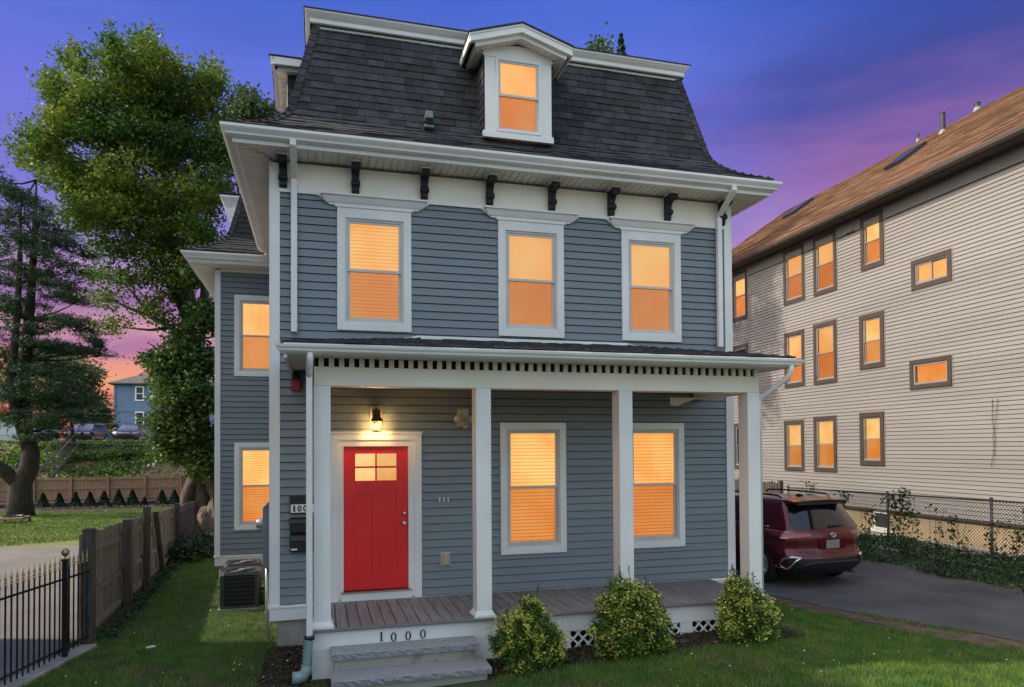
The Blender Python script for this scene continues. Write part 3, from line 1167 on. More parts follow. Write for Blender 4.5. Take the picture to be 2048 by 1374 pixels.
joined = MB()
steep = []
for (sa, sb) in rows_:
    ta, za, _, _ = prof_at(sa)
    x0, x1 = HX0 + ta + .0, HX1 - ta - .0
    u = x0
    first = True
    while u < x1 - .02:
        w = random.uniform(.20, .40) if not first else random.uniform(.08, .35)
        first = False
        v = min(u + w, x1)
        if x1 - v < .08:
            v = x1
        segs = [(u, v)]
        if za > 6.60:
            segs = []
            if u < DM0 + .02:
                segs.append((u, min(v, DM0 + .02)))
            if v > DM1 - .02:
                segs.append((max(u, DM1 - .02), v))
            segs = [q for q in segs if q[1] - q[0] > .01]
        for q in segs:
            if sa > .80:
                mb = MB()
                shingle(mb, q[0], q[1] - .007, sa, sb + .004, front if False else (lambda u_, t_, z_: (u_, t_, z_)), random.choice([.010, .013, .017]))
                mb.build('shingle', 'shingle', roof)
            else:
                shingle(joined, q[0], q[1] - .003, sa, sb + .004, lambda u_, t_, z_: (u_, t_, z_), random.choice([.009, .013, .018]))
        u = v
    # side slopes and back, joined
    for fn_ in (lambda u_, t_, z_: (HX0 + t_, u_, z_), lambda u_, t_, z_: (HX1 - t_, u_, z_)):
        u = ta
        while u < YB - ta - .02:
            v = min(u + random.uniform(.25, .5), YB - ta)
            shingle(joined, u, v - .003, sa, sb + .004, fn_, random.choice([.009, .013, .018]))
            u = v
o = joined.build('flare_shingles', 'shingle_flare', roof)
o['kind'] = 'stuff'


def hip_caps(parent, cx, sx, cy=0.0, dz=0.0, name='hip_cap', smax=None):
    """folded caps up a front hip; cx is the wall corner, sx the inward x direction"""
    s_ = 0.0
    while s_ < (smax or PLEN) - .05:
        se = min(s_ + .127, smax or PLEN)
        t0, z0, c0, n0 = prof_at(s_)
        t1, z1, c1, n1 = prof_at(se)
        w = .105
        mb = MB()
        A = []
        for (t, z, c_, n_, l) in ((t0, z0, c0, n0, .024), (t1, z1, c1, n1, .016)):
            o_ = t - n_ * l
            zz = z + c_ * l
            A.append([(cx + sx * (o_), cy + o_ + w, zz - .004), (cx + sx * o_, cy + o_, zz + .006), (cx + sx * (o_ + w), cy + o_, zz - .004)])
        i_ = .014
        mb.add(A[0] + A[1] + [(p[0] + sx * i_, p[1] + i_, p[2] - .004) for p in A[0]], [(0, 1, 4, 3), (1, 2, 5, 4), (0, 6, 7, 1), (1, 7, 8, 2)])
        mb.build(name, 'shingle', parent)
        s_ = se


hip_caps(roof, HX0, 1)
hip_caps(roof, HX1, -1)
# top cornice
m = MB()
ring(HX0, HX1, 0, YB, [(-.575, 8.22), (-.545, 8.22), (-.535, 8.285), (-.50, 8.30), (-.50, 8.36), (-.47, 8.385), (-.43, 8.43), (-.425, 8.455), (-.56, 8.46)], m)
m.build('top_cornice', 'white', house)
m = MB()
ring(HX0, HX1, 0, YB, [(-.412, 8.456), (-.412, 8.470), (-.60, 8.478)], m)
m.add([(HX0 + .6, .6, 8.478), (HX1 - .6, .6, 8.478), (HX1 - .6, YB - .6, 8.478), (HX0 + .6, YB - .6, 8.478)], [(0, 1, 2, 3)])
m.build('top_roof', 'shingle_flare', house)

# roof vent
P = Vector((1.242, .165, 6.87))
m = MB()
m.box(1.19, 1.30, .02, .25, 6.845, 6.955)
m.box(1.17, 1.32, .05, .27, 6.72, 6.765)
v_ = m.build('roof_vent', 'box_grey', house, bevel=.012)
m = MB()
m.box(1.205, 1.285, .03, .24, 6.764, 6.846)
m.build('vent_throat', 'dark_gap', v_)


# ------------------------------------------------------------------ dormers
def dormer(parent, fn, u0, u1, zb, zs, zp, back, name, win=True, glowm='blind_lit'):
    """fn(u, d, z): d out from the dormer face. cheeks, face boards, gable roof with boxed eaves"""
    m = MB()
    c = (u0 + u1) / 2
    # face: side boards, head and gable triangle
    w = .19
    m.hexa([fn(u0, 0, zb), fn(u0 + w, 0, zb), fn(u0 + w, -.05, zb), fn(u0, -.05, zb), fn(u0, 0, zs), fn(u0 + w, 0, zs), fn(u0 + w, -.05, zs), fn(u0, -.05, zs)])
    m.hexa([fn(u1 - w, 0, zb), fn(u1, 0, zb), fn(u1, -.05, zb), fn(u1 - w, -.05, zb), fn(u1 - w, 0, zs), fn(u1, 0, zs), fn(u1, -.05, zs), fn(u1 - w, -.05, zs)])
    m.hexa([fn(u0 - .01, .012, zb - .02), fn(u1 + .01, .012, zb - .02), fn(u1 + .01, -.05, zb - .02), fn(u0 - .01, -.05, zb - .02),
            fn(u0 - .01, .012, zb + .075), fn(u1 + .01, .012, zb + .075), fn(u1 + .01, -.05, zb + .075), fn(u0 - .01, -.05, zb + .075)])
    body = m.build(name, 'white', parent, bevel=.003)
    g = MB()
    gp = [(u0, zs + .003), (u1, zs + .003), (u1, zs + .15), (c, zp - .02), (u0, zs + .15)]
    g.prism(gp, lambda p, q, t: fn(p, t, q), .004, -.05)
    g.build('gable_board', 'white', body)
    ck = MB()
    for ux, sg in ((u0, 1), (u1, -1)):
        k = 0
        z = zb
        while z < zs + .1:
            ze = min(z + .127, zs + .12)
            ck.hexa([fn(ux - sg * .012, -.0, z), fn(ux + sg * .02, -.0, z), fn(ux + sg * .02, -back, z), fn(ux - sg * .012, -back, z),
                     fn(ux, -.0, ze), fn(ux + sg * .02, -.0, ze), fn(ux + sg * .02, -back, ze), fn(ux, -back, ze)])
            z = ze
    o = ck.build('cheek_shingles', 'shingle', body)
    o['kind'] = 'stuff'
    # roof: boxed gable
    oh, of = .26, .25
    sl = (zp - zs - .12) / (c - u0)
    rz = lambda u: zp + .19 - abs(u - c) * .315
    rf = MB()
    for sg in (-1, 1):
        ue = c + sg * (c - u0 + oh)
        # sheathing and shingle top
        for (z_off, th, of_, m_) in ((.0, .022, of + .015, 0),):
            rf.hexa([fn(c, of_, rz(c) + z_off), fn(ue, of_, rz(ue) + z_off), fn(ue, -back - .5, rz(ue) + z_off), fn(c, -back - .5, rz(c) + z_off),
                     fn(c, of_, rz(c) + z_off + th), fn(ue + sg * .012, of_, rz(ue) + z_off + th), fn(ue + sg * .012, -back - .5, rz(ue) + z_off + th), fn(c, -back - .5, rz(c) + z_off + th)])
    rf.build('dormer_roof', 'shingle_flare', body)
    tr = MB()
    for sg in (-1, 1):
        ue = c + sg * (c - u0 + oh - .004)
        ui = c + sg * (c - u0 + oh * .62)
        # crown band, lower band, sloping soffit
        for (o0, o1, za, zc, uu) in ((of, of - .05, -.005, -.032, ue), (of - .012, of - .10, -.033, -.125, ue - sg * .012), (of - .075, of - .11, -.126, -.185, ui)):
            tr.hexa([fn(c, o0, rz(c) + zc), fn(uu, o0, rz(uu) + zc), fn(uu, o1, rz(uu) + zc), fn(c, o1, rz(c) + zc),
                     fn(c, o0, rz(c) + za), fn(uu, o0, rz(uu) + za), fn(uu, o1, rz(uu) + za), fn(c, o1, rz(c) + za)])
        # eave side boards
        for (ox, za, zc, th) in ((.004, -.002, -.115, .03), (oh * .38, -.10, -.19, .03)):
            ua = c + sg * (c - u0 + oh - ox)
            tr.hexa([fn(ua, of - .06, rz(ua) + zc), fn(ua - sg * th, of - .06, rz(ua) + zc), fn(ua - sg * th, -back - .3, rz(ua) + zc), fn(ua, -back - .3, rz(ua) + zc),
                     fn(ua, of - .06, rz(ua) + za), fn(ua - sg * th, of - .06, rz(ua) + za), fn(ua - sg * th, -back - .3, rz(ua) + za), fn(ua, -back - .3, rz(ua) + za)])
    tr.build('dormer_cornice', 'white', body)
    so2 = MB()
    for sg in (-1, 1):
        nn = 7
        for k in range(nn):
            ua = c + sg * (c - u0 + oh * .6) * k / nn
            ub = c + sg * ((c - u0 + oh * .6) * (k + 1) / nn - .006)
            so2.hexa([fn(ua, of - .11, rz(ua) - .172), fn(ub, of - .11, rz(ub) - .172), fn(ub, -.02, rz(ub) - .172), fn(ua, -.02, rz(ua) - .172),
                      fn(ua, of - .11, rz(ua) - .16), fn(ub, of - .11, rz(ub) - .16), fn(ub, -.02, rz(ub) - .16), fn(ua, -.02, rz(ua) - .16)])
        ua = c + sg * (c - u0)
        ub = c + sg * (c - u0 + oh * .6)
        so2.hexa([fn(ua, .02, rz(ub) - .172), fn(ub, .02, rz(ub) - .172), fn(ub, -back - .3, rz(ub) - .172), fn(ua, -back - .3, rz(ua) - .172),
                  fn(ua, .02, rz(ub) - .16), fn(ub, .02, rz(ub) - .16), fn(ub, -back - .3, rz(ub) - .16), fn(ua, -back - .3, rz(ua) - .16)])
    so2.build('dormer_soffit', 'soffit', body)
    # window pieces (sub-parts of the dormer)
    a0, a1, b0, b1 = u0 + w, u1 - w, zb + .08, zs - .004
    ft = MB()
    frame4(ft, a0, a1, b0, b1, .04, -.05, .016, fn, .03, .04)
    ft.build('window_frame', 'white', body)
    a0 += .04; a1 -= .04; b0 += .04; b1 -= .03
    zm = b0 + (b1 - b0) * .5
    for q, (x0, x1, y0, y1, d) in enumerate(((a0, a1, zm - .018, b1, .002), (a0, a1, b0, zm + .018, -.022))):
        f_ = MB()
        frame4(f_, x0, x1, y0, y1, .034, d - .02, d, fn)
        f_.build('sash', 'jamb', body)
        for nm, mm_, dd in ((('pane', 'pane', -.01),) if q == 0 else (('pane', 'pane', -.01), ('screen', 'screen', -.0215))):
            g_ = MB()
            g_.add([fn(x0 + .03, d + dd, y0 + .03), fn(x1 - .03, d + dd, y0 + .03), fn(x1 - .03, d + dd, y1 - .03), fn(x0 + .03, d + dd, y1 - .03)], [(0, 1, 2, 3)])
            g_.build(nm, mm_, body)
    g_ = MB()
    g_.add([fn(a0, -.06, b0), fn(a1, -.06, b0), fn(a1, -.06, b1), fn(a0, -.06, b1)], [(0, 1, 2, 3)])
    g_.build('blind', glowm, body)
    return body


dormer(house, lambda u, d, z: (u, -.02 - d, z), DM0, DM1, 6.665, 7.865, 8.10, .55, 'dormer')
dormer(house, lambda u, d, z: (-.80 - d, -u, z), -2.45, -1.36, 6.7, 7.865, 8.10, .5, 'dormer')
# ------------------------------------------------------------------ porch
PY = -1.505
PX0, PX1 = -.385, 5.675
DKX1 = 5.735
m = MB()
m.box(-.36, DKX1 - .05, PY + .03, -.06, -.40, -.166)
deck = m.build('porch_deck', 'dark_gap', house)
nb = 43
bw = (DKX1 - (-.41)) / nb
for i in range(nb):
    a = -.41 + i * bw
    mm = MB()
    mm.box(a + .004, a + bw - .007, -1.49, -.052, -.163, -.137)
    mm.build('deck_board', 'deck', deck, bevel=.002)
m = MB()
m.box(-.435, DKX1 + .02, -1.575, -1.4925, -.165, -.134)
m.build('deck_nosing', 'deck_edge', deck, bevel=.006)
# skirt: fascia, posts, lattice
m = MB()
m.box(-.408, DKX1, PY - .012, PY + .02, -.392, -.168)
m.box(-.408, -.375, PY + .02, -.05, -.392, -.168)
m.box(DKX1 - .03, DKX1, PY + .02, -.05, -.392, -.168)
skirt = m.build('skirt_board', 'white', house, bevel=.003)
for q in ((-.408, -.07, PY - .008, PY + .03), (1.50, 1.78, PY - .008, PY + .03), (2.62, 2.82, PY - .008, PY + .03), (4.40, 4.58, PY - .008, PY + .03), (5.52, DKX1, PY - .008, PY + .03),
          (-.07, 1.50, PY + .01, PY + .03), (-.408, -.375, PY + .031, -.05), (DKX1 - .03, DKX1, PY + .031, -.05)):
    m = MB()
    m.box(*q, -.80, -.394)
    m.build('skirt_panel', 'white', skirt)
for a, b in ((1.78, 2.62), (2.82, 4.40), (4.58, 5.52)):
    m = MB()
    z0, z1 = -.74, -.394
    H = z1 - z0
    for sg, yy in ((1, PY), (-1, PY + .011)):
        u = a - H
        while u < b:
            x0, x1 = (u, u + H) if sg > 0 else (u + H, u)
            # clip to the panel
            pts_ = []
            for k in range(2):
                pts_.append((x0 if k == 0 else x1, z0 if k == 0 else z1))
            (xa, za), (xb, zb_) = pts_
            lo_, hi_ = 0.0, 1.0
            d = xb - xa
            for lim, s_ in ((a, 1), (b, -1)):
                ta = (lim - xa) / d
                if (d > 0) == (s_ > 0):
                    lo_ = max(lo_, ta)
                else:
                    hi_ = min(hi_, ta)
            if hi_ - lo_ > .04:
                A = (xa + d * lo_, za + (zb_ - za) * lo_)
                B = (xa + d * hi_, za + (zb_ - za) * hi_)
                w = .019
                m.hexa([(A[0] - w, yy, A[1]), (A[0] + w, yy, A[1]), (A[0] + w, yy + .010, A[1]), (A[0] - w, yy + .010, A[1]),
                        (B[0] - w, yy, B[1]), (B[0] + w, yy, B[1]), (B[0] + w, yy + .010, B[1]), (B[0] - w, yy + .010, B[1])])
            u += .140
    m.box(a, b, PY + .35, PY + .36, z0, z1, 1)  # dark sheet standing for the shade under the porch
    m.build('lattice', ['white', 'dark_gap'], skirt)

# columns
for x in (-.3876, 1.58, 3.5324, 5.4886):
    m = MB()
    m.box(x, x + .196, PY, PY + .235, -.06, 2.745)
    c_ = m.build('porch_column', 'white', house, bevel=.006)
    b = MB()
    b.box(x - .036, x + .232, PY - .036, PY + .271, -.134, -.105)
    for (e0, e1, z0, z1) in ((.034, .026, -.105, -.088), (.020, .006, -.088, -.055)):
        b.hexa([(x - e0, PY - e0, z0), (x + .196 + e0, PY - e0, z0), (x + .196 + e0, PY + .235 + e0, z0), (x - e0, PY + .235 + e0, z0),
                (x - e1, PY - e1, z1), (x + .196 + e1, PY - e1, z1), (x + .196 + e1, PY + .235 + e1, z1), (x - e1, PY + .235 + e1, z1)])
    b.build('column_base', 'white', c_, bevel=.003)

# beam, dentils, ceiling
m = MB()
m.box(PX0, PX1, PY - .002, PY + .24, 2.746, 2.975)
m.box(PX0, PX0 + .20, PY + .24, -.05, 2.746, 2.975)
m.box(PX1 - .20, PX1, PY + .24, -.05, 2.746, 2.975)
beam = m.build('porch_beam', 'white_warm', house, bevel=.004)
m = MB()
m.box(PX0 + .01, PX1 - .01, PY + .035, PY + .20, 2.976, 3.10)
m.box(PX0 + .02, PX0 + .20, PY + .20, -.05, 2.976, 3.10)
m.box(PX1 - .20, PX1 - .02, PY + .20, -.05, 2.976, 3.10)
m.build('dentil_backing', 'dark_gap', beam)
nd = 51
dm = MB()
dm.box(-.030, .030, PY - .002, PY + .034, 2.977, 3.078)
dme = dm.mesh('dentil', 'white_warm')
for i in range(nd):
    x = PX0 + .085 + (PX1 - PX0 - .13) * i / (nd - 1)
    link('dentil', dme, beam, loc=(x, 0, 0))
m = MB()
k = 0
yy = PY + .24
while yy < -.06:
    m.box(PX0 + .2, PX1 - .2, yy, min(yy + .095, -.05), 2.90, 2.915)
    yy += .10
m.box(PX0 + .2, PX1 - .2, PY + .24, -.05, 2.916, 2.92)
m.build('porch_ceiling', 'soffit', house)
# arched bracket board at the far end of the porch
bb = [(5.0 - .62, 0)]
m = MB()
arc = [(0, .0), (0, -.115), (.12, -.125)] + [(.12 + .5 * k / 8, -.125 + .125 * math.sin(math.pi / 2 * k / 8)) for k in range(1, 9)]
m.prism(arc, lambda p, q, t: (4.86 + p, t, 2.745 + q), -.45, -.42)
m.build('arched_brace', 'white_warm', house)

# roof
RX0, RX1, RYF = -.72, 6.02, -1.86
ez = 3.205
wz = 3.565
hx0, hx1 = RX0 + 1.80, RX1 - 1.72
m = MB()
m.add([(RX0, RYF, ez), (RX1, RYF, ez), (hx1, -.03, wz), (hx0, -.03, wz), (RX0, -.03, ez), (RX1, -.03, ez)],
      [(0, 1, 2, 3), (0, 3, 4), (1, 5, 2)])
proof = m.build('porch_roof', 'shingle_flare', house)
# shingle courses with ragged edges
pr = MB()
nrow = 13
for r_ in range(nrow):
    f0, f1 = r_ / nrow, (r_ + 1) / nrow
    y0, y1 = RYF + (-.03 - RYF) * f0, RYF + (-.03 - RYF) * f1
    z0, z1 = ez + (wz - ez) * f0, ez + (wz - ez) * f1
    xa, xb = RX0 + (hx0 - RX0) * f0, RX1 + (hx1 - RX1) * f0
    u = xa - (.02 if r_ == 0 else 0)
    while u < xb - .02:
        v = min(u + random.uniform(.14, .36), xb)
        l = random.choice([.012, .016, .024, .030])
        dyo = random.uniform(-.02, .006)
        pr.hexa([(u, y0 + dyo - .01, z0 + .004), (v - .004, y0 + dyo - .01, z0 + .004), (v - .004, y1, z1 + .002), (u, y1, z1 + .002),
                 (u, y0 + dyo - .01, z0 + l), (v - .004, y0 + dyo - .01, z0 + l), (v - .004, y1 + .02, z1 + l * .7), (u, y1 + .02, z1 + l * .7)])
        u = v
    ya = RYF + (-.03 - RYF) * f0
    for sx, x0_, x1_ in ((1, RX0, hx0), (-1, RX1, hx1)):
        u = ya
        xx = x0_ + (x1_ - x0_) * f0
        xy = x0_ + (x1_ - x0_) * f1
        while u < -.05:
            v = min(u + random.uniform(.2, .4), -.03)
            pr.hexa([(xx - sx * .01, u, z0 + .004), (xx - sx * .01, v - .004, z0 + .004), (xy, v - .004, z1 + .002), (xy, u, z1 + .002),
                     (xx - sx * .01, u, z0 + .018), (xx - sx * .01, v - .004, z0 + .018), (xy, v - .004, z1 + .012), (xy, u, z1 + .012)])
            u = v
o = pr.build('porch_shingles', 'shingle_flare', proof)
o['kind'] = 'stuff'
m = MB()
m.hexa([(hx0 - .05, -.030, wz + .012), (hx1 + .05, -.030, wz + .012), (hx1 + .05, -.018, wz + .012), (hx0 - .05, -.018, wz + .012),
        (hx0 - .02, -.026, wz + .058), (hx1 + .02, -.026, wz + .058), (hx1 + .02, -.016, wz + .058), (hx0 - .02, -.016, wz + .058)])
for s_, hx, rx in ((1, hx0, RX0), (-1, hx1, RX1)):
    m.hexa([(hx - s_ * .05, -.030, wz + .005), (hx - s_ * .55, -.030, wz - .10), (hx - s_ * .55, -.018, wz - .10), (hx - s_ * .05, -.018, wz + .005),
            (hx - s_ * .02, -.026, wz + .058), (hx - s_ * .55, -.026, wz - .05), (hx - s_ * .55, -.016, wz - .05), (hx - s_ * .02, -.016, wz + .058)])
m.build('flashing', 'white', proof)
# eave: fascia, gutter, soffit
m = MB()
PR = (RX0 + .02, RX1 - .02, RYF + .02, .4)
ring(*PR, [(0, 3.075), (.012, 3.075), (.012, 3.20), (0, 3.20)], m, 'flr')
m.build('porch_fascia', 'white', house)
m = MB()
pg = [(.014, 3.085), (.045, 3.085), (.072, 3.105), (.078, 3.125), (.098, 3.148), (.105, 3.172), (.096, 3.172), (.088, 3.15), (.014, 3.15)]
ring(PR[0], PR[1], PR[2], 2.0, pg, m, 'f')
# end caps
for ex_, sg in ((PR[0], -1), (PR[1], 1)):
    m.add([(ex_ + sg * d, PR[2] - d, z) for d, z in pg] , [tuple(range(len(pg)))])
m.build('porch_gutter', 'white', house)
m = MB()
np_ = 64
for i in range(np_):
    a = PR[0] + (PR[1] - PR[0]) * i / np_
    b = PR[0] + (PR[1] - PR[0]) * (i + 1) / np_ - .005
    m.box(a, b, PR[2], PY + .03, 3.080, 3.090)
m.box(PR[0], PX0 + .02, PY + .03, -.05, 3.080, 3.090)
m.box(PX1 - .02, PR[1], PY + .03, -.05, 3.080, 3.090)
o = m.build('porch_soffit', 'soffit', house)
# side fascia at the open end seen below the gutter
m = MB()
m.box(RX0 + .01, RX0 + .045, RYF + .03, -.06, 3.03, 3.074)
m.build('eave_trim', 'white', house)

# porch downspouts
m = MB()
x0 = -.435
m.box(x0 - .036, x0 + .036, -1.70, -1.64, -.165, 2.86)
d1 = m.build('downspout', 'white', house, bevel=.012)
m = MB()
m.tube([(x0 + .01, -1.86, 3.10), (x0 + .01, -1.86, 3.02), (x0 + .005, -1.80, 2.95), (x0, -1.70, 2.89), (x0, -1.67, 2.84)], [.038] * 5, 10)
m.build('downspout_elbow', 'white', d1, smooth=True)
m = MB()
path = []
for k in range(15):
    t = k / 14
    path.append((x0 - .01 - .02 * t, -1.67, -.20 - .30 * t))
m.tube(path, [.046 if k % 2 else .062 for k in range(15)], 12)
m.tube([(x0 - .03, -1.67, -.49), (x0 - .035, -1.67, -.56), (x0 - .07, -1.675, -.615), (x0 - .13, -1.68, -.63), (x0 - .19, -1.685, -.625)], [.058, .066, .070, .072, .070], 14)
m.tube([(x0, -1.67, -.205), (x0, -1.67, -.160)], [.060, .060], 14, 1)
m.build('drain_boot', ['plastic_green', 'plastic_black'], d1, smooth=True)
m = MB()
m.tube([(5.93, -1.88, 3.10), (5.93, -1.87, 3.02), (5.90, -1.82, 2.93), (5.78, -1.62, 2.76), (5.71, -1.50, 2.68), (5.705, -1.46, 2.62), (5.705, -1.45, -.4)],
       .036, 10)
m.build('downspout', 'white', house, smooth=True)

# granite steps (stand on their own in front of the porch)
st = thing('front_steps', 'two grey granite steps with concrete risers below the porch', 'steps', (.66, -1.9, -.74))
for (x0_, x1_, y0_, y1_, z_) in ((-.198, 1.525, -1.86, -1.525, -.345), (-.200, 1.60, -2.20, -1.80, -.545)):
    m = MB()
    nxx, nyy = 26, 6
    th = .078
    for j in range(nyy):
        for i in range(nxx):
            pass
    # slab with a rough hewn front
    xs2 = [x0_ + (x1_ - x0_) * i / 40 for i in range(41)]
    rows2 = []
    for (yy2, zz2, jit) in ((y1_, z_, 0), (y0_ + .012, z_, .003), (y0_, z_ - .010, .008), (y0_ + .004, z_ - .04, .010), (y0_ + .010, z_ - th, .004), (y1_, z_ - th, 0)):
        rows2.append([(x, yy2 + random.uniform(-jit, jit), zz2 + random.uniform(-jit, jit) * .4) for x in xs2])
    base_ = []
    for rr in rows2:
        base_ += rr
    n_ = len(xs2)
    fs = [(k * n_ + i, (k + 1) * n_ + i, (k + 1) * n_ + i + 1, k * n_ + i + 1) for k in range(5) for i in range(n_ - 1)]
    fs += [tuple(k * n_ for k in range(6))[::-1], tuple(k * n_ + n_ - 1 for k in range(6))]
    m.add(base_, fs)
    m.build('tread', 'granite', st)
    m = MB()
    m.box(x0_ + .035, x1_ - .04, y0_ + .05, y1_ + .0, z_ - th - .22, z_ - th - .001)
    m.build('riser', 'riser', st, bevel=.006)

# house numbers on the skirt
def ring_digit(mb, cx, cz, w, h, t0, t1, y, n=20, d=.008):
    """a nought: t0 stroke at the sides, t1 at top and bottom"""
    vs = []
    for k in range(n):
        a = 2 * math.pi * k / n
        vs.append((cx + w / 2 * math.cos(a), y, cz + h / 2 * math.sin(a)))
        vs.append((cx + (w / 2 - t0) * math.cos(a), y, cz + (h / 2 - t1) * math.sin(a)))
    nv = len(vs)
    vs += [(p[0], y + d, p[2]) for p in vs]
    fs = []
    for k in range(n):
        a, b = 2 * k, 2 * ((k + 1) % n)
        fs += [(a, a + 1, b + 1, b), (nv + a, nv + b, nv + b + 1, nv + a + 1), (a, b, nv + b, nv + a), (a + 1, nv + a + 1, nv + b + 1, b + 1)]
    mb.add(vs, fs)


def one_digit(mb, cx, cz, w, h, y, serif=True, d=.008):
    s_ = w * .16
    mb.box(cx - s_, cx + s_, y, y + d, cz - h / 2, cz + h / 2)
    if serif:
        mb.box(cx - w * .38, cx + w * .38, y - .0004, y + d, cz - h / 2 - .001, cz - h / 2 + h * .05)
        mb.hexa([(cx - w * .38, y - .0003, cz + h * .36), (cx - s_, y - .0003, cz + h * .42), (cx - s_, y + d, cz + h * .42), (cx - w * .38, y + d, cz + h * .36),
                 (cx - w * .36, y - .0003, cz + h * .40), (cx - s_, y - .0003, cz + h * .5), (cx - s_, y + d, cz + h * .5), (cx - w * .36, y + d, cz + h * .40)])


num = thing('house_number', 'black numerals 1000 fixed to the white porch skirt above the steps', 'number', (.65, PY - .02, -.33))
YN = PY - .0215
for i, px in enumerate((763, 787.5, 816.5, 846)):
    P = on(px, (1273.5, 1274, 1271.5, 1268)[i], y=YN)
    m = MB()
    if i == 0:
        one_digit(m, P.x, P.z, .056, .104, YN)
    else:
        ring_digit(m, P.x, P.z, .070, .108, .017, .008, YN)
    m.build('numeral', 'iron', num)
num2 = thing('unit_number', 'small white numerals 111 on the grey siding beside the red door', 'number', (1.42, -.03, 1.24))
for px in (879.5, 888, 896.5):
    P = on(px, 999, y=-.027)
    m = MB()
    one_digit(m, P.x, P.z, .046, .062, -.029, False, .012)
    m.build('numeral', 'white', num2)

# ------------------------------------------------------------------ side wing
WX0, WY0, WY1 = -2.385, 5.60, 9.6
wz0 = -.20
fnw = lambda u, d, z: (u, WY0 - d, z)
m = MB()
m.box(WX0 + .04, HX0, WY0 + .09, WY1, -.4, 5.80)
wing = m.build('wing_core', 'dark_gap', house)  # near-black like the front core, shade painted behind the boards
wholes = [(-2.0, -1.07, .36, 2.10), (-2.0, -1.07, 3.58, 5.20)]
siding(wing, WX0 + .07, HX0 - .02, -.205, 5.72, .1143, wholes, 'siding', fnw)
sw = MB()
siding(None, WY0 + .1, WY1, -.205, 5.72, .1143, [], 'siding', lambda u, d, z: (WX0 - d, u, z), joined=sw)
o = sw.build('wing_side_clapboards', 'siding', house)
o['kind'] = 'stuff'
m = MB()
m.box(WX0 - .022, WX0 + .075, WY0 - .034, WY0, -.21, 5.75)
m.box(WX0 - .034, WX0 - .023, WY0 - .034, WY0 + .1, -.21, 5.75)
m.build('corner_board', 'white', house, bevel=.003)
m = MB()
m.box(WX0 - .045, HX0 - .05, WY0 - .050, WY0 + .05, -.245, -.208)
m.box(WX0 - .028, HX0 - .05, WY0 - .030, WY0 + .05, -.42, -.246)
m.box(WX0 - .028, WX0 + .03, WY0 + .05, WY1, -.42, -.208)
m.build('water_table', 'white', house, bevel=.003)
m = MB()
m.box(WX0 + .05, HX0 + .1, WY0 + .04, WY1, -1.2, -.421)
m.build('foundation', 'concrete', house, bevel=.03)
window(house, -2.04, -1.02, 3.535, 5.245, fnw, wcas=.105)
window(house, -2.035, -1.02, .31, 2.135, fnw, wcas=.10, blind='blind_slat', slats=True)
m = MB()
m.box(WX0 + .075, HX0 - .02, WY0 - .03, WY0, 5.722, 5.785)
m.build('frieze_board', 'white_warm', house)
DZ = -.215
m = MB()
ring(WX0, HX0 + 1, WY0, WY1, [(o_, z + DZ) for o_, z in gut], m, 'fl')
m.build('gutter', 'white', house)
m = MB()
ring(WX0, HX0 + 1, WY0, WY1, [(.40, 6.0 + DZ), (.462, 6.0 + DZ), (.462, 6.14 + DZ), (.40, 6.14 + DZ)], m, 'fl')
m.build('fascia', 'white', house)
m = MB()
m.box(WX0 - .44, HX0 - .02, WY0 - .44, WY0 + .1, 6.018 + DZ, 6.03 + DZ)
m.box(WX0 - .44, WX0 + .1, WY0 + .1, WY1, 6.018 + DZ, 6.03 + DZ)
sfw = m.build('soffit', 'white_warm', house)
u = WX0
while u < HX0 - .05:
    mm = MB()
    mm.box(u, min(u + .089, HX0 - .02), WY0 - .42, WY0 + .02, 6.003 + DZ, 6.017 + DZ)
    mm.build('soffit_panel', 'soffit', sfw)
    u += .1016
m = MB()
yy = WY0 - .44
while yy < WY1 - .1:
    m.box(WX0 - .44, WX0 - max(0, WY0 - yy - .05), yy, yy + .086, 6.003 + DZ, 6.016 + DZ)
    yy += .1016
o = m.build('side_soffit_panels', 'soffit', sfw)
o['kind'] = 'stuff'
m = MB()
ring(WX0, HX0 + 1.2, WY0, WY1 + 1, [(-t - .012, z + DZ) for t, z in PROF], m, 'fl')
wroof = m.build('wing_roof', 'shingle_flare', house)
jw = MB()
for (sa, sb) in rows_:
    ta, za, _, _ = prof_at(sa)
    u = WX0 + ta
    while u < HX0 + .75:
        v = u + random.uniform(.2, .4)
        if sa > .8 and u < HX0 + .5:
            mb = MB()
            shingle(mb, u, v - .003, sa, sb + .004, lambda u_, t_, z_: (u_, WY0 + t_, z_ + DZ), random.choice([.010, .013, .017]))
            jw.add(mb.v, mb.f)
        else:
            shingle(jw, u, v - .003, sa, sb + .004, lambda u_, t_, z_: (u_, WY0 + t_, z_ + DZ), random.choice([.009, .013, .018]))
        u = v
    u = WY0 + ta
    while u < WY1:
        v = u + random.uniform(.25, .5)
        shingle(jw, u, v - .003, sa, sb + .004, lambda u_, t_, z_: (WX0 + t_, u_, z_ + DZ), random.choice([.009, .013, .018]))
        u = v
o = jw.build('wing_shingles', 'shingle', wroof)
o['kind'] = 'stuff'
hx_ = MB()
hc = []
s_ = 0.0
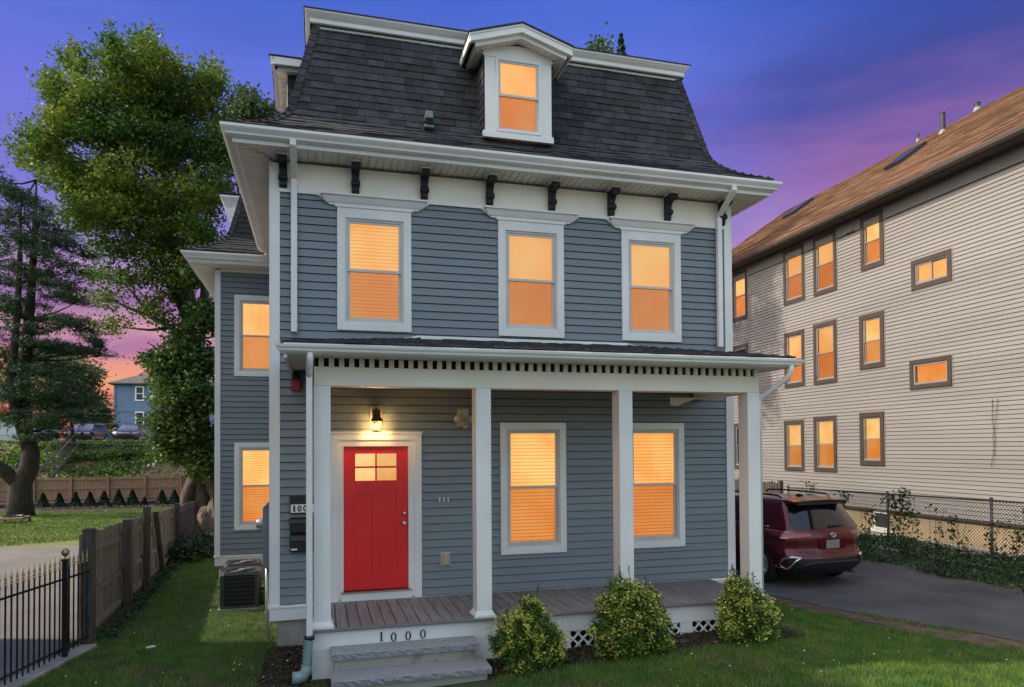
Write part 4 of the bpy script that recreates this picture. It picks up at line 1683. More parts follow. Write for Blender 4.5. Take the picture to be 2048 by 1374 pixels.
while s_ < PLEN - .05:
    se = min(s_ + .127, PLEN)
    t0, z0, c0, n0 = prof_at(s_)
    t1, z1, c1, n1 = prof_at(se)
    w = .105
    mb = MB()
    A = []
    for (t, z, c_, n_, l) in ((t0, z0 + DZ, c0, n0, .024), (t1, z1 + DZ, c1, n1, .016)):
        o_ = t - n_ * l
        zz = z + c_ * l
        A.append([(WX0 + o_, WY0 + o_ + w, zz - .004), (WX0 + o_, WY0 + o_, zz + .006), (WX0 + o_ + w, WY0 + o_, zz - .004)])
    mb.add(A[0] + A[1] + [(p[0] + .014, p[1] + .014, p[2] - .004) for p in A[0]], [(0, 1, 4, 3), (1, 2, 5, 4), (0, 6, 7, 1), (1, 7, 8, 2)])
    mb.build('hip_cap', 'shingle', wroof)
    s_ = se
# wing dormer with its flared cornice
m = MB()
dx0, dx1, dy0 = -2.47, -1.6, 7.6
m.hexa([(dx0 + .17, dy0, 6.9), (dx1, dy0, 6.9), (dx1, dy0 + 1.0, 6.9), (dx0 + .17, dy0 + 1.0, 6.9), (dx0, dy0, 7.78), (dx1, dy0, 7.78), (dx1, dy0 + 1.0, 7.78), (dx0, dy0 + 1.0, 7.78)])
ring(dx0, dx1, dy0, dy0 + 1.0, [(.0, 7.74), (.02, 7.80), (.05, 7.88), (.10, 7.96), (.10, 8.0), (-.2, 8.03)], m)
wd = m.build('dormer', 'white', house)
m = MB()
m.box(dx0 - .12, dx1 + .1, dy0 - .12, dy0 + 1.1, 8.031, 8.05)
m.build('dormer_roof', 'shingle_flare', wd)
m = MB()
frame4(m, -2.27, -1.75, 7.08, 7.76, .06, -.02, .03, lambda u, d, z: (u, dy0 - d, z))
m.build('window_frame', 'white', wd)
m = MB()
m.add([(-2.21, dy0 - .006, 7.14), (-1.81, dy0 - .006, 7.14), (-1.81, dy0 - .006, 7.70), (-2.21, dy0 - .006, 7.70)], [(0, 1, 2, 3)])
m.build('pane', 'far_glass', wd)
# ------------------------------------------------------------------ fittings fixed to the house
# wall lantern
lx, ly = .455, -.022
lan = thing('wall_lantern', 'lit bronze porch lantern on a pale plate above the red door', 'lamp', (lx, -.03, 2.3))
m = MB()
m.box(lx - .085, lx + .085, -.036, -.016, 2.295, 2.60)
m.build('back_plate', 'light_beige', lan, bevel=.006)
m = MB()
m.box(lx - .05, lx + .06, -.062, -.037, 2.40, 2.545)
m.tube([(lx, -.055, 2.50), (lx, -.10, 2.56), (lx, -.15, 2.56), (lx, -.17, 2.50)], .012, 8)
m.lathe([(.012, .115), (.03, .10), (.035, .08), (.075, .035), (.085, .0)], (lx, -.17, 2.375), 4)
m.lathe([(.06, .0), (.06, -.012), (.02, -.02)], (lx, -.17, 2.235), 4)
for k in range(4):
    a = math.pi / 4 + k * math.pi / 2 - math.pi / 4
    m.tube([(lx + .062 * math.cos(a), -.17 + .062 * math.sin(a), 2.235), (lx + .070 * math.cos(a), -.17 + .070 * math.sin(a), 2.376)], .005, 5)
m.build('lantern_body', 'metal_dark', lan)
m = MB()
m.lathe([(.055, .0), (.062, .13)], (lx, -.17, 2.24), 4)
m.build('lamp_glass', 'shade_glass', lan)
m = MB()
m.lathe([(.004, -.045), (.026, -.03), (.034, 0), (.026, .03), (.012, .05), (.004, .055)], (lx, -.17, 2.305), 12)
m.build('bulb', 'lamp_lit', lan, smooth=True)
pl = bpy.data.lights.new('lantern_light', 'POINT')
pl.energy = 14
pl.color = (1.0, .62, .26)
pl.shadow_soft_size = .045
po = bpy.data.objects.new('lantern_light', pl)
po.parent = lan
po.location = Vector((lx, -.17, 2.305)) - ROOT_LOC[lan.name]
col.objects.link(po)

# twin floodlight with motion sensor
fx, fz = 1.705, 2.44
fl = thing('floodlight', 'beige twin floodlight with motion sensor on the wall beside a column', 'floodlight', (fx, -.03, fz))
m = MB()
m.box(fx - .085, fx + .085, -.045, -.016, fz - .13, fz + .13)
m.build('back_plate', 'light_beige', fl, bevel=.006)
m = MB()
m.lathe([(.055, .0), (.055, -.03), (.04, -.04)], (fx, -.045, fz), 12, 'y')
m.build('hub', 'beige', fl)
for sg in (-1, 1):
    m = MB()
    m.tube([(fx + sg * .03, -.08, fz), (fx + sg * .06, -.10, fz - .01), (fx + sg * .075, -.12, fz - .02), (fx + sg * .10, -.17, fz - .03), (fx + sg * .115, -.20, fz - .035)],
           [.014, .018, .030, .048, .052], 12)
    m.build('lamp_head', 'light_beige', fl, smooth=True)
m = MB()
m.tube([(fx, -.08, fz - .05), (fx + .01, -.10, fz - .10), (fx + .015, -.14, fz - .14), (fx + .015, -.17, fz - .15)], [.012, .022, .036, .030], 12)
m.build('sensor', 'beige', fl, smooth=True)

# fire alarm horn
ax_, az_ = -.63, 2.90
al = thing('alarm_horn', 'red alarm horn with black dome under the porch eave', 'alarm', (ax_, -.03, az_ - .1))
m = MB()
m.box(ax_ - .065, ax_ + .065, -.085, -.016, az_ - .10, az_ + .055)
m.build('alarm_box', 'alarm_red', al, bevel=.012)
m = MB()
m.lathe([(.05, 0), (.052, .03), (.045, .07), (.025, .09), (.003, .095)], (ax_, -.055, az_ + .056), 14)
m.build('dome', 'plastic_black', al, smooth=True)

# outlet
P = on(891, 1118, y=-.04)
ou = thing('outdoor_outlet', 'beige outdoor outlet with cover on the siding between door and column', 'outlet', (P.x, -.03, P.z))
m = MB()
m.box(P.x - .07, P.x + .07, -.032, -.016, P.z - .095, P.z + .095)
m.build('back_plate', 'light_beige', ou, bevel=.004)
m = MB()
m.box(P.x - .04, P.x + .05, -.075, -.033, P.z - .09, P.z + .07)
m.build('cover', 'beige', ou, bevel=.015)

# three mailboxes on the wall, half behind the downspout
def mailbox(zb, zt, label, kind):
    x0, x1 = -.712, -.39
    mbx = thing('mailbox', label, 'mailbox', (x0, -.03, zb), group=None)
    h = zt - zb
    m = MB()
    prof = [(-.018, 0), (-.105, 0), (-.105, h * .55), (-.018, h * .55)] if kind != 0 else [(-.018, 0), (-.06, 0), (-.06, h), (-.018, h)]
    m.prism(prof, lambda p, q, t: (t, p, zb + q), x0, x1)
    m.build('box', 'plastic_black', mbx, bevel=.006)
    if kind != 0:
        m = MB()
        m.prism([(-.016, h * .555), (-.116, h * .555), (-.116, h * .60), (-.09, h * .86), (-.05, h), (-.016, h)], lambda p, q, t: (t, p, zb + q), x0 - .006, x1 + .006)
        m.build('lid', 'plastic_black', mbx, bevel=.005)
    return mbx


b0 = mailbox(1.105, 1.36, 'flat black wall mailbox bearing a white strip with black numerals', 0)
m = MB()
m.box(-.700, -.395, -.0655, -.0605, 1.122, 1.235)
pl_ = m.build('number_strip', 'white', b0)
for i, cx in enumerate((-.655, -.585, -.51, -.44)):
    m = MB()
    if i == 0:
        one_digit(m, cx, 1.178, .085, .085, -.069, False, .003)
    else:
        ring_digit(m, cx, 1.178, .054, .085, .017, .016, -.069, d=.003)
    m.build('numeral', 'iron', pl_)
mailbox(.865, 1.055, 'worn black mailbox hung between the other two mailboxes', 1)
b2 = mailbox(.590, .845, 'lowest black mailbox with a small white sticker', 2)
m = MB()
m.box(-.695, -.615, -.108, -.1055, .615, .638)
m.build('sticker', 'white', b2)

# meter on the side wall
em = thing('electric_meter', 'grey electric meter cabinet on the side wall at the house corner', 'meter', (-1.0, .55, .3))
m = MB()
m.box(-1.10, -.972, .45, .80, .30, 1.16)
m.hexa([(-1.10, .45, 1.161), (-.972, .45, 1.161), (-.972, .80, 1.161), (-1.10, .80, 1.161), (-1.03, .45, 1.24), (-.972, .45, 1.24), (-.972, .80, 1.24), (-1.03, .80, 1.24)])
m.build('cabinet', 'box_grey', em, bevel=.006)
m = MB()
m.lathe([(.075, 0), (.075, -.05), (.066, -.09), (.04, -.105), (.005, -.11)], (-1.10, .62, .92), 16, 'x')
m.build('meter_dial', 'tin', em, smooth=True)
m = MB()
m.tube([(-1.05, .62, .30), (-1.05, .62, -.2), (-1.04, .62, -.8)], .03, 10)
m.build('conduit', 'tin', em, smooth=True)

# condensers
def condenser(loc, label, w=.62, h=.62, pipe=False):
    t = thing('air_conditioner', label, 'air conditioner', loc, local=True, group='air conditioners beside the house')
    m = MB()
    m.box(-w / 2 - .03, w / 2 + .03, -w / 2 - .03, w / 2 + .03, -.06, .012)
    m.build('pad', 'pad', t)
    m = MB()
    e = .05
    m.box(-w / 2 + .02, w / 2 - .02, -w / 2 + .02, w / 2 - .02, .02, h - .05)
    body = m.build('coil', 'dark_gap', t)
    m = MB()
    for sx in (-1, 1):
        for sy in (-1, 1):
            m.box(sx * w / 2 - sx * .07 if sx > 0 else sx * w / 2, sx * w / 2 if sx > 0 else sx * w / 2 + .07, sy * w / 2 - .07 if sy > 0 else sy * w / 2, sy * w / 2 if sy > 0 else sy * w / 2 + .07, .013, h - .05)
    m.box(-w / 2 - .004, w / 2 + .004, -w / 2 - .004, w / 2 + .004, .014, .05)
    m.build('corner_posts', 'metal_dark', t, bevel=.012)
    for k in range(7):
        z = .11 + k * (h - .20) / 6
        m = MB()
        for a, b, c, d in ((-w / 2 + .06, w / 2 - .06, -w / 2 - .006, -w / 2 + .012), (-w / 2 + .06, w / 2 - .06, w / 2 - .012, w / 2 + .006),
                           (-w / 2 - .006, -w / 2 + .012, -w / 2 + .06, w / 2 - .06), (w / 2 - .012, w / 2 + .006, -w / 2 + .06, w / 2 - .06)):
            m.box(a, b, c, d, z, z + .012)
        m.build('louvre', 'metal_dark', t)
    m = MB()
    for k in range(30):
        x = -w / 2 + .07 + (w - .14) * k / 29
        m.box(x - .0025, x + .0025, -w / 2 - .002, -w / 2 + .01, .05, h - .06)
        m.box(-w / 2 - .002, -w / 2 + .01, x - .0025, x + .0025, .05, h - .06)
    o_ = m.build('guard_wires', 'metal_dark', t)
    o_['kind'] = 'stuff'
    # top with a fan opening
    m = MB()
    n = 28
    vs = []
    for k in range(n):
        a = 2 * math.pi * k / n
        c_, s_ = math.cos(a), math.sin(a)
        q = max(abs(c_), abs(s_))
        R_ = (w / 2 + .008) / q
        rr = min(R_, (w / 2 + .008) * 1.33)
        vs.append((rr * c_, rr * s_, h - .05))
    for k in range(n):
        a = 2 * math.pi * k / n
        c_, s_ = math.cos(a), math.sin(a)
        q = max(abs(c_), abs(s_))
        rr = min((w / 2 - .01) / q, (w / 2 - .01) * 1.33)
        vs.append((rr * c_, rr * s_, h))
    for k in range(n):
        a = 2 * math.pi * k / n
        vs.append((.245 * math.cos(a), .245 * math.sin(a), h - .012))
    for k in range(n):
        a = 2 * math.pi * k / n
        vs.append((.235 * math.cos(a), .235 * math.sin(a), h - .10))
    fs = []
    for r_ in range(3):
        for k in range(n):
            fs.append((r_ * n + k, r_ * n + (k + 1) % n, (r_ + 1) * n + (k + 1) % n, (r_ + 1) * n + k))
    m.add(vs, fs)
    m.build('top_cover', 'metal_dark', t, smooth=False)
    m = MB()
    for k in range(9):
        r_ = .03 + k * .024
        pts_ = [(r_ * math.cos(2 * math.pi * j / 24), r_ * math.sin(2 * math.pi * j / 24), h - .006) for j in range(25)]
        m.tube(pts_, .0028, 4, caps=False)
    for k in range(8):
        a = k * math.pi / 4
        m.tube([(.03 * math.cos(a), .03 * math.sin(a), h - .008), (.243 * math.cos(a), .243 * math.sin(a), h - .008)], .003, 4)
    m.lathe([(.055, -.008), (.055, .004), (.01, .006)], (0, 0, h), 12, mi=1)
    m.build('fan_grille', ['metal_dark', 'tin'], t)
    return t


gz0 = gzf(-1.63, 2.9)
ac1 = condenser((-1.628, 2.90, gz0 + .03), 'black air conditioner standing in front of its twin on the grass')
ac2 = condenser((-1.70, 3.95, gz0 + .03), 'black air conditioner half hidden behind its twin by the wing', h=.60)
m = MB()
m.tube([(.31, .12, .25), (.45, .12, .22), (.62, .0, .26), (.70, -.02, .30)], .022, 8)
m.tube([(.31, .05, .15), (.45, .05, .16), (.60, -.05, .20), (.70, -.06, .22)], .014, 8)
m.build('refrigerant_pipe', 'plastic_black', ac1, smooth=True)
# ------------------------------------------------------------------ pale neighbour house
NB_RZ = -R(90 + 1.2)
nbh = thing('neighbour_house', 'three storey beige sided house with brown window trim and tan shingle roof', 'house', (15.5, 2.8, 0), NB_RZ, local=True)
U0, U1 = -15.0, 9.0
SWS = [(7.58, 8.64, 1.135, 2.885, 1), (5.96, 7.05, 1.15, 2.955, 1), (3.95, 4.92, 1.40, 2.98, 1),
       (7.49, 8.57, 4.06, 5.98, 1), (5.89, 7.0, 4.03, 6.03, 1), (3.89, 4.87, 4.30, 5.93, 1),
       (7.42, 8.56, 6.99, 8.90, 1), (5.84, 6.94, 6.98, 8.90, 1), (3.84, 4.76, 7.28, 8.90, 1),
       (10.85, 11.92, 6.97, 8.90, 1), (10.85, 11.92, 4.05, 6.0, 0), (10.9, 11.92, 1.12, 2.9, 0),
       (1.54, 2.85, 6.27, 7.09, 2), (1.60, 2.96, 3.535, 4.335, 3)]
m = MB()
m.box(U0 + .02, U1 - .02, .10, 10.0, .05, 9.1)
ncore = m.build('wall_core', 'ext_siding', nbh)
hol = [(-s1 + .04, -s0 - .04, z0 + .04, z1 - .04) for s0, s1, z0, z1, _ in SWS]
off_ = MB()
siding(ncore, U0 + .1, U1 - .1, .10, 8.60, .1085, hol, 'ext_siding', front, proud=.022, gap=.014, bits_to=off_)
o = off_.build('clapboard_offcuts', 'ext_siding', ncore)
o['kind'] = 'stuff'
for s0, s1, z0, z1, k in SWS:
    if k == 2:
        window(nbh, -s1, -s0, z0, z1, front, wcas=.13, casing='ext_trim', sliding=True, jamb='jamb_grey')
    elif k == 3:
        w = MB()
        frame4(w, -s1, -s0, z0, z1, .12, -.02, .05, front)
        wn_ = w.build('window', 'ext_trim', nbh)
        w = MB()
        frame4(w, -s1 + .12, -s0 - .12, z0 + .12, z1 - .12, .05, -.05, .03, front)
        w.build('jamb', 'jamb_grey', wn_)
        for nm, d, mt in (('pane', -.02, 'pane'), ('screen', -.03, 'screen'), ('blind', -.066, 'blind_slat')):
            q = MB()
            q.add([(-s1 + .16, -d, z0 + .16), (-s0 - .16, -d, z0 + .16), (-s0 - .16, -d, z1 - .16), (-s1 + .16, -d, z1 - .16)], [(0, 1, 2, 3)])
            q.build(nm, mt, wn_)
    else:
        window(nbh, -s1, -s0, z0, z1, front, wcas=.125 if s1 - s0 > 1 else .14, casing='ext_trim', jamb='jamb_grey', lit=bool(k), blind='blind_slat' if (s0 > 5 and z0 < 3) or s0 < 5 else 'blind_lit', d_out=.05)
# pale channel round each window
for s0, s1, z0, z1, _ in SWS:
    m = MB()
    frame4(m, -s1 - .03, -s0 + .03, z0 - .03, z1 + .03, .028, -.01, .026, front)
    m.build('window_channel', 'ext_siding', nbh)
m = MB()
m.box(U0, U1, -.040, .10, 8.602, 9.0)
m.box(U0, U1, -.045, .10, 8.585, 8.601)
m.build('frieze_board', 'ext_frieze', nbh)
m = MB()
m.box(U0 + .04, U1 - .04, .03, 9.9, -1.2, .055)
m.build('foundation', 'ext_found', nbh)
m = MB()
m.box(U0, U1, -.055, .05, .056, .098)
m.build('drip_edge', 'ext_trim', nbh)
# corner boards
for q in (U0, U1 - .11):
    m = MB()
    m.box(q, q + .11, -.04, .1, .10, 8.6)
    m.build('corner_board', 'ext_siding', nbh)
# eave
m = MB()
m.box(U0 - .4, U1 + .4, -.48, .1, 8.985, 9.0)
k_ = U0
while k_ < U1:
    m.box(k_, k_ + .29, -.47, -.05, 8.972, 8.984)
    k_ += .30
m.build('soffit', 'ext_trim', nbh)
m = MB()
m.prism([(-.48, 8.99), (-.56, 9.0), (-.60, 9.06), (-.60, 9.15), (-.585, 9.15), (-.58, 9.10), (-.48, 9.10)], lambda p, q, t: (t, p, q), U0 - .4, U1 + .4)
m.build('gutter', 'ext_trim', nbh)
# roof slope with real courses
SLp = .70
RW = 5.0
m = MB()
ez_, ey_ = 9.12, -.56
m.add([(U0 - .4, ey_, ez_), (U1 + .4, ey_, ez_), (U1 + .4, RW, ez_ + SLp * (RW - ey_)), (U0 - .4, RW, ez_ + SLp * (RW - ey_)),
       (U0 - .4, 2 * RW + .5, ez_ - .1), (U1 + .4, 2 * RW + .5, ez_ - .1)], [(0, 1, 2, 3), (3, 2, 5, 4), (0, 3, 4), (1, 5, 2)])
nroof = m.build('roof', 'ext_roof', nbh)
m = MB()
nr = 46
for r_ in range(nr):
    a = ey_ + (RW - ey_) * r_ / nr
    b = ey_ + (RW - ey_) * (r_ + 1) / nr
    za, zb_ = ez_ + SLp * (a - ey_), ez_ + SLp * (b - ey_)
    l = .020
    u = U0 - .4
    while u < U1 + .4:
        v = min(u + random.uniform(.5, 1.6), U1 + .4)
        l = random.choice([.014, .02, .026])
        m.hexa([(u, a, za + .001), (v, a, za + .001), (v, b, zb_ + .001), (u, b, zb_ + .001), (u, a - l * .6, za + l), (v, a - l * .6, za + l), (v, b, zb_ + .004), (u, b, zb_ + .004)])
        u = v
o = m.build('roof_shingles', 'ext_roof', nroof)
o['kind'] = 'stuff'


def nb_roof_pt(px, py):
    """where the sight line meets the neighbour's roof slope, in that house's own frame"""
    inv = Matrix.Rotation(-NB_RZ, 3, 'Z')
    o_ = inv @ (CAM - Vector((15.5, 2.8, 0)))
    d_ = inv @ ray(px, py)
    # z = ez + SL*(y - ey)
    t = (ez_ + SLp * (o_.y - ey_) - o_.z) / (d_.z - SLp * d_.y)
    return o_ + d_ * t


nl = math.hypot(1, SLp)
for (pt, pb) in (((1840, 297), (1785, 334)), ((1615, 408), (1580, 431))):
    A, B = nb_roof_pt(*pt), nb_roof_pt(*pb)
    c = (A + B) / 2
    w, h = .75, 1.25
    rl = lambda u, s, l: (c.x + u, c.y + s / nl - l * SLp / nl, c.z + s * SLp / nl + l / nl)
    m = MB()
    for (u0_, u1_, s0_, s1_) in ((-w / 2, -w / 2 + .07, -h / 2, h / 2), (w / 2 - .07, w / 2, -h / 2, h / 2), (-w / 2 + .07, w / 2 - .07, -h / 2, -h / 2 + .07), (-w / 2 + .07, w / 2 - .07, h / 2 - .07, h / 2)):
        m.hexa([rl(u0_, s0_, 0), rl(u1_, s0_, 0), rl(u1_, s1_, 0), rl(u0_, s1_, 0), rl(u0_, s0_, .13), rl(u1_, s0_, .13), rl(u1_, s1_, .13), rl(u0_, s1_, .13)])
    sk = m.build('skylight', 'metal_dark', nroof)
    m = MB()
    m.hexa([rl(-w / 2 + .05, -h / 2 + .05, .08), rl(w / 2 - .05, -h / 2 + .05, .08), rl(w / 2 - .05, h / 2 - .05, .08), rl(-w / 2 + .05, h / 2 - .05, .08),
            rl(-w / 2 + .06, -h / 2 + .06, .125), rl(w / 2 - .06, -h / 2 + .06, .125), rl(w / 2 - .06, h / 2 - .06, .125), rl(-w / 2 + .06, h / 2 - .06, .125)])
    m.build('skylight_glass', 'far_glass', nroof)
for px, py, h, r_ in ((1886, 264, .62, .085), (1836, 281, .22, .045), (1955, 219, .20, .09)):
    c = nb_roof_pt(px, py)
    m = MB()
    m.lathe([(r_, -.1), (r_, h), (r_ * 1.12, h), (r_ * 1.12, h + .03), (r_ * .8, h + .03)], tuple(c), 12)
    vp = m.build('vent_pipe', 'metal_dark', nroof)
    m = MB()
    m.lathe([(r_ * 1.9, -.12), (r_ * 1.2, .04), (r_ * 1.05, .07)], tuple(c), 12)
    m.build('pipe_flashing', 'box_grey', nroof)
# basement window
m = MB()
frame4(m, -4.42, -3.86, -.46, .05, .05, -.02, .03, front)
bwin = m.build('basement_window', 'white', nbh)
m = MB()
m.add([(-4.38, -.006, -.42), (-3.90, -.006, -.42), (-3.90, -.006, .01), (-4.38, -.006, .01)], [(0, 1, 2, 3)])
m.build('pane', 'far_glass', bwin)
m = MB()
m.box(-4.55, -3.7, -.03, .02, -.56, -.47)
m.build('sill', 'white', bwin)
# small vent and a loose cable under the frieze
m = MB()
m.box(-5.35, -5.05, -.10, -.04, 8.60, 8.68)
m.build('wall_vent', 'ext_frieze', nbh)
m = MB()
m.tube([(-.45, -.03, 3.1), (-.46, -.04, 2.6), (-.38, -.05, 2.1), (-.46, -.05, 1.7), (-.5, -.05, 1.45)], .006, 4)
m.tube([(-.30, -.03, 3.1), (-.36, -.05, 2.6), (-.44, -.05, 2.15), (-.40, -.05, 1.7)], .006, 4)
m.build('loose_cable', 'wire', nbh)

# ------------------------------------------------------------------ chain link fence
clf = thing('chain_link_fence', 'rusty chain link fence with climbing weeds beside the driveway', 'fence', (13.45, 3, -.6))
FX = lambda y: 13.42 + .02 * y
y0_, y1_ = -7.0, 8.55
ztop = lambda y: .82 - .012 * y
m = MB()
m.tube([(FX(y0_), y0_, ztop(y0_)), (FX(y1_), y1_, ztop(y1_))], .021, 8)
m.build('top_rail', 'galv', clf, smooth=True)
for y in (-6.7, -4.0, -1.2, 1.6, 4.5, 8.5):
    m = MB()
    m.tube([(FX(y), y, -1.0), (FX(y), y, ztop(y) + .03)], .028, 8)
    m.lathe([(.036, 0), (.036, .02), (.015, .045)], (FX(y), y, ztop(y) + .03), 8)
    m.build('fence_post', 'galv', clf, smooth=True)
m = MB()
p_ = .078
H = 1.42
yy = y0_ - H
segs = []
while yy < y1_ + H:
    for sg in (1, -1):
        a, b = yy, yy + sg * H
        t0, t1 = 0.0, 1.0
        # clip in y
        lo_, hi_ = sorted((a, b))
        if hi_ < y0_ or lo_ > y1_:
            continue
        pts_ = []
        for t in (0, 1):
            pts_.append((a + (b - a) * t, -.62 + H * t))
        def clip(pa, pb):
            q = []
            for lim in (y0_, y1_):
                pass
            (ya, za), (yb, zb2) = pa, pb
            def cut(ya, za, yb, zb2, lim, keep_gt):
                ina = (ya >= lim) if keep_gt else (ya <= lim)
                inb = (yb >= lim) if keep_gt else (yb <= lim)
                if ina and inb:
                    return ya, za, yb, zb2
                if not ina and not inb:
                    return None
                t = (lim - ya) / (yb - ya)
                zz = za + (zb2 - za) * t
                return (ya, za, lim, zz) if ina else (lim, zz, yb, zb2)
            r1 = cut(ya, za, yb, zb2, y0_, True)
            if r1 is None:
                return None
            return cut(*r1, y1_, False)
        c_ = clip(*pts_)
        if c_:
            ya, za, yb, zb2 = c_
            m.tube([(FX(ya) + .004 * sg, ya, za - .012 * ya), (FX(yb) + .004 * sg, yb, zb2 - .012 * yb)], .0052, 3, caps=False)
    yy += p_
o = m.build('wire_mesh', 'galv', clf)
o['kind'] = 'stuff'

# dark picket fence behind the car
pk = thing('picket_fence', 'dark weathered picket fence behind the red car', 'fence', (13.4, 9.6, -.6))
yy = 8.72
i = 0
while yy < 12.8:
    m = MB()
    w = .085
    zt_ = .86 + random.uniform(-.02, .02) + (.035 * math.sin(i * .8))
    m.box(13.36, 13.38, yy, yy + w, -.62, zt_)
    m.build('picket', 'wood_post', pk)
    yy += .125
    i += 1
for z in (.42, -.2):
    m = MB()
    m.box(13.382, 13.43, 8.6, 12.9, z, z + .09)
    m.build('rail', 'wood_post', pk)
for y in (8.56, 10.7):
    m = MB()
    m.box(13.34, 13.46, y, y + .12, -.8, .93)
    m.build('fence_post', 'wood_post', pk, bevel=.01)


# ------------------------------------------------------------------ weeds along the fence
def weed_strip():
    n = 30000
    y = RNG.uniform(-6, 9.5, n)
    d = RNG.random(n)
    x = 12.0 + d * 1.9 + .12 * np.sin(y * 3) - .06 + .22 * (clumpy(y * 2.2, y * .7, .5) - .5)
    tall = .10 + .26 * np.clip((d - .05) * 1.6, 0, 1) * (.5 + .9 * clumpy(x, y, .28))
    tall *= np.where(d > .8, .7, 1.0)
    z = gz(x, y) + RNG.random(n) ** .8 * tall
    k = RNG.random(n) < np.clip(1.25 * clumpy(x * 1.4, y * 1.4, .30) + .25 * (d > .45), .12, 1)
    return np.stack([x, y, z], 1)[k]


wp = weed_strip()
tag(link('weed_strip', np_mesh('weed_strip', leaf_cards(wp, RNG.uniform(.035, .085, len(wp)), .7), 4, ['leaf_weed', 'leaf_green'], mi=(RNG.random(len(wp)) < .12).astype(int)), kind='stuff'),
    'low dark green weeds growing along the driveway edge below the fence', 'weeds')
# dead leaves along the asphalt edge
n = 700
y = RNG.uniform(-6, 8, n)
x = 11.95 + RNG.normal(0, .14, n) + .12 * np.sin(y * 3)
dl = np.stack([x, y, gz(x, y) + .03], 1)
tag(link('dead_leaves', np_mesh('dead_leaves', leaf_cards(dl, RNG.uniform(.03, .08, n), .6, up=3), 4, 'grass_dry'), kind='stuff'), 'dry brown leaves scattered along the asphalt edge', 'leaves')
# vines on the mesh
VL = ['wispy vine on the chain link fence between the car and the fence post', 'short vine growing before the basement window', 'densest vine, wrapped round the chain link post',
      'tall vine just past the chain link post, reaching above the top rail', 'low sprig on the mesh before the tan foundation', 'low sprig on the mesh, farther along from the fence post than the others',
      'tall vine on the mesh nearest the street', 'vine at the picket fence end of the chain link', 'thin vine with few leaves reaching over the chain link rail']
for i, (px, y0v, hh_, n) in enumerate(((1700, 6.2, 1.3, 260), (1745, 5.2, 1.0, 120), (1790, 4.25, 1.3, 430), (1815, 3.8, 1.5, 230), (1895, 2.4, .95, 130), (1975, 1.45, .95, 120), (2030, .85, 1.25, 180), (1620, 7.6, 1.5, 200), (1860, 3.0, 1.2, 70))):
    yc = y0v + RNG.normal(0, .10 + .09 * (n > 400), n)
    t = RNG.random(n) ** .9
    yc = yc + (.18 * np.sin(t * 5 + i)) + (RNG.random(n) - .5) * .3 * t
    zc = -.55 + t * hh_
    xc = FX(yc) + RNG.normal(0, .05, n) - .02
    vv = leaf_cards(np.stack([xc, yc, zc], 1), RNG.uniform(.045, .10, n), .8)
    vine = thing('climbing_vine', VL[i], 'vine', (FX(y0v), y0v, -.6), group='vines on the chain link fence')
    link('foliage', np_mesh('foliage', vv, 4, ['leaf_weed', 'leaf_green'], mi=(RNG.random(n) < .25).astype(int)), vine)
    m = MB()
    for k in range(3):
        m.tube([(FX(y0v) - .02, y0v + .1 * (k - 1), -.62), (FX(y0v) - .02, y0v + .12 * (k - 1) + .05, -.2), (FX(y0v) - .02, y0v + .2 * (k - 1), -.55 + hh_ * .9)], .005, 4)
    m.build('stem', 'bark_dark', vine)
# ------------------------------------------------------------------ cars
ZS = [.26, .32, .38, .46, .54, .62, .70, .78, .86, .94, 1.0, 1.06, 1.12, 1.18, 1.26, 1.34, 1.42, 1.50, 1.57, 1.62, 1.655]


def hw(z):
    return float(np.interp(z, [.26, .34, .46, .62, .80, .95, 1.04, 1.12, 1.30, 1.50, 1.60, 1.655], [.84, .90, .935, .955, .965, .965, .945, .905, .845, .775, .725, .66]))


def ry(z):
    return float(np.interp(z, [.26, .34, .44, .54, .64, .70, .78, .94, 1.04, 1.10, 1.30, 1.55, 1.655], [.16, .05, .01, .0, .03, .075, .085, .075, .085, .13, .26, .44, .50]))


def fy(z):
    return float(np.interp(z, [.26, .40, .60, .80, .95, 1.04, 1.08, 1.12, 1.655], [4.78, 4.90, 4.94, 4.92, 4.84, 4.55, 3.95, 3.72, 2.75]))


BOW = .30


def rear_pt(s, z, off=0.0):
    b = abs(s) ** 3.0
    return (s * hw(z) * (1 - .012 * b) + off * s * b, ry(z) + BOW * b * (1 - .35 * (z > 1.1)) - off * (1 - b * .5), z)


def front_pt(s, z, off=0.0):
    b = abs(s) ** 3.0
    return (s * hw(z) * (1 - .012 * b) + off * s * b, fy(z) - BOW * 1.15 * b * (1 - .5 * (z > 1.1)) + off * (1 - b * .5), z)


def side_pt(sg, y, z, off=0.0):
    h = hw(z)
    nose = 1 - .06 * max(0, (y - 3.9) / 1.0) ** 2
    return (sg * (h * nose * .988 + off), y, z + off * .15)


SS = [-1, -.94, -.86, -.76, -.64, -.5, -.34, -.17, 0, .17, .34, .5, .64, .76, .86, .94, 1]


def patch(fn, A, Bs, off):
    m = MB()
    na, nb_ = len(A), len(Bs)
    m.add([fn(a, b, off) for b in Bs for a in A], [(j * na + i, j * na + i + 1, (j + 1) * na + i + 1, (j + 1) * na + i) for j in range(nb_ - 1) for i in range(na - 1)])
    return m


def lin(a, b, n):
    return [a + (b - a) * i / (n - 1) for i in range(n)]


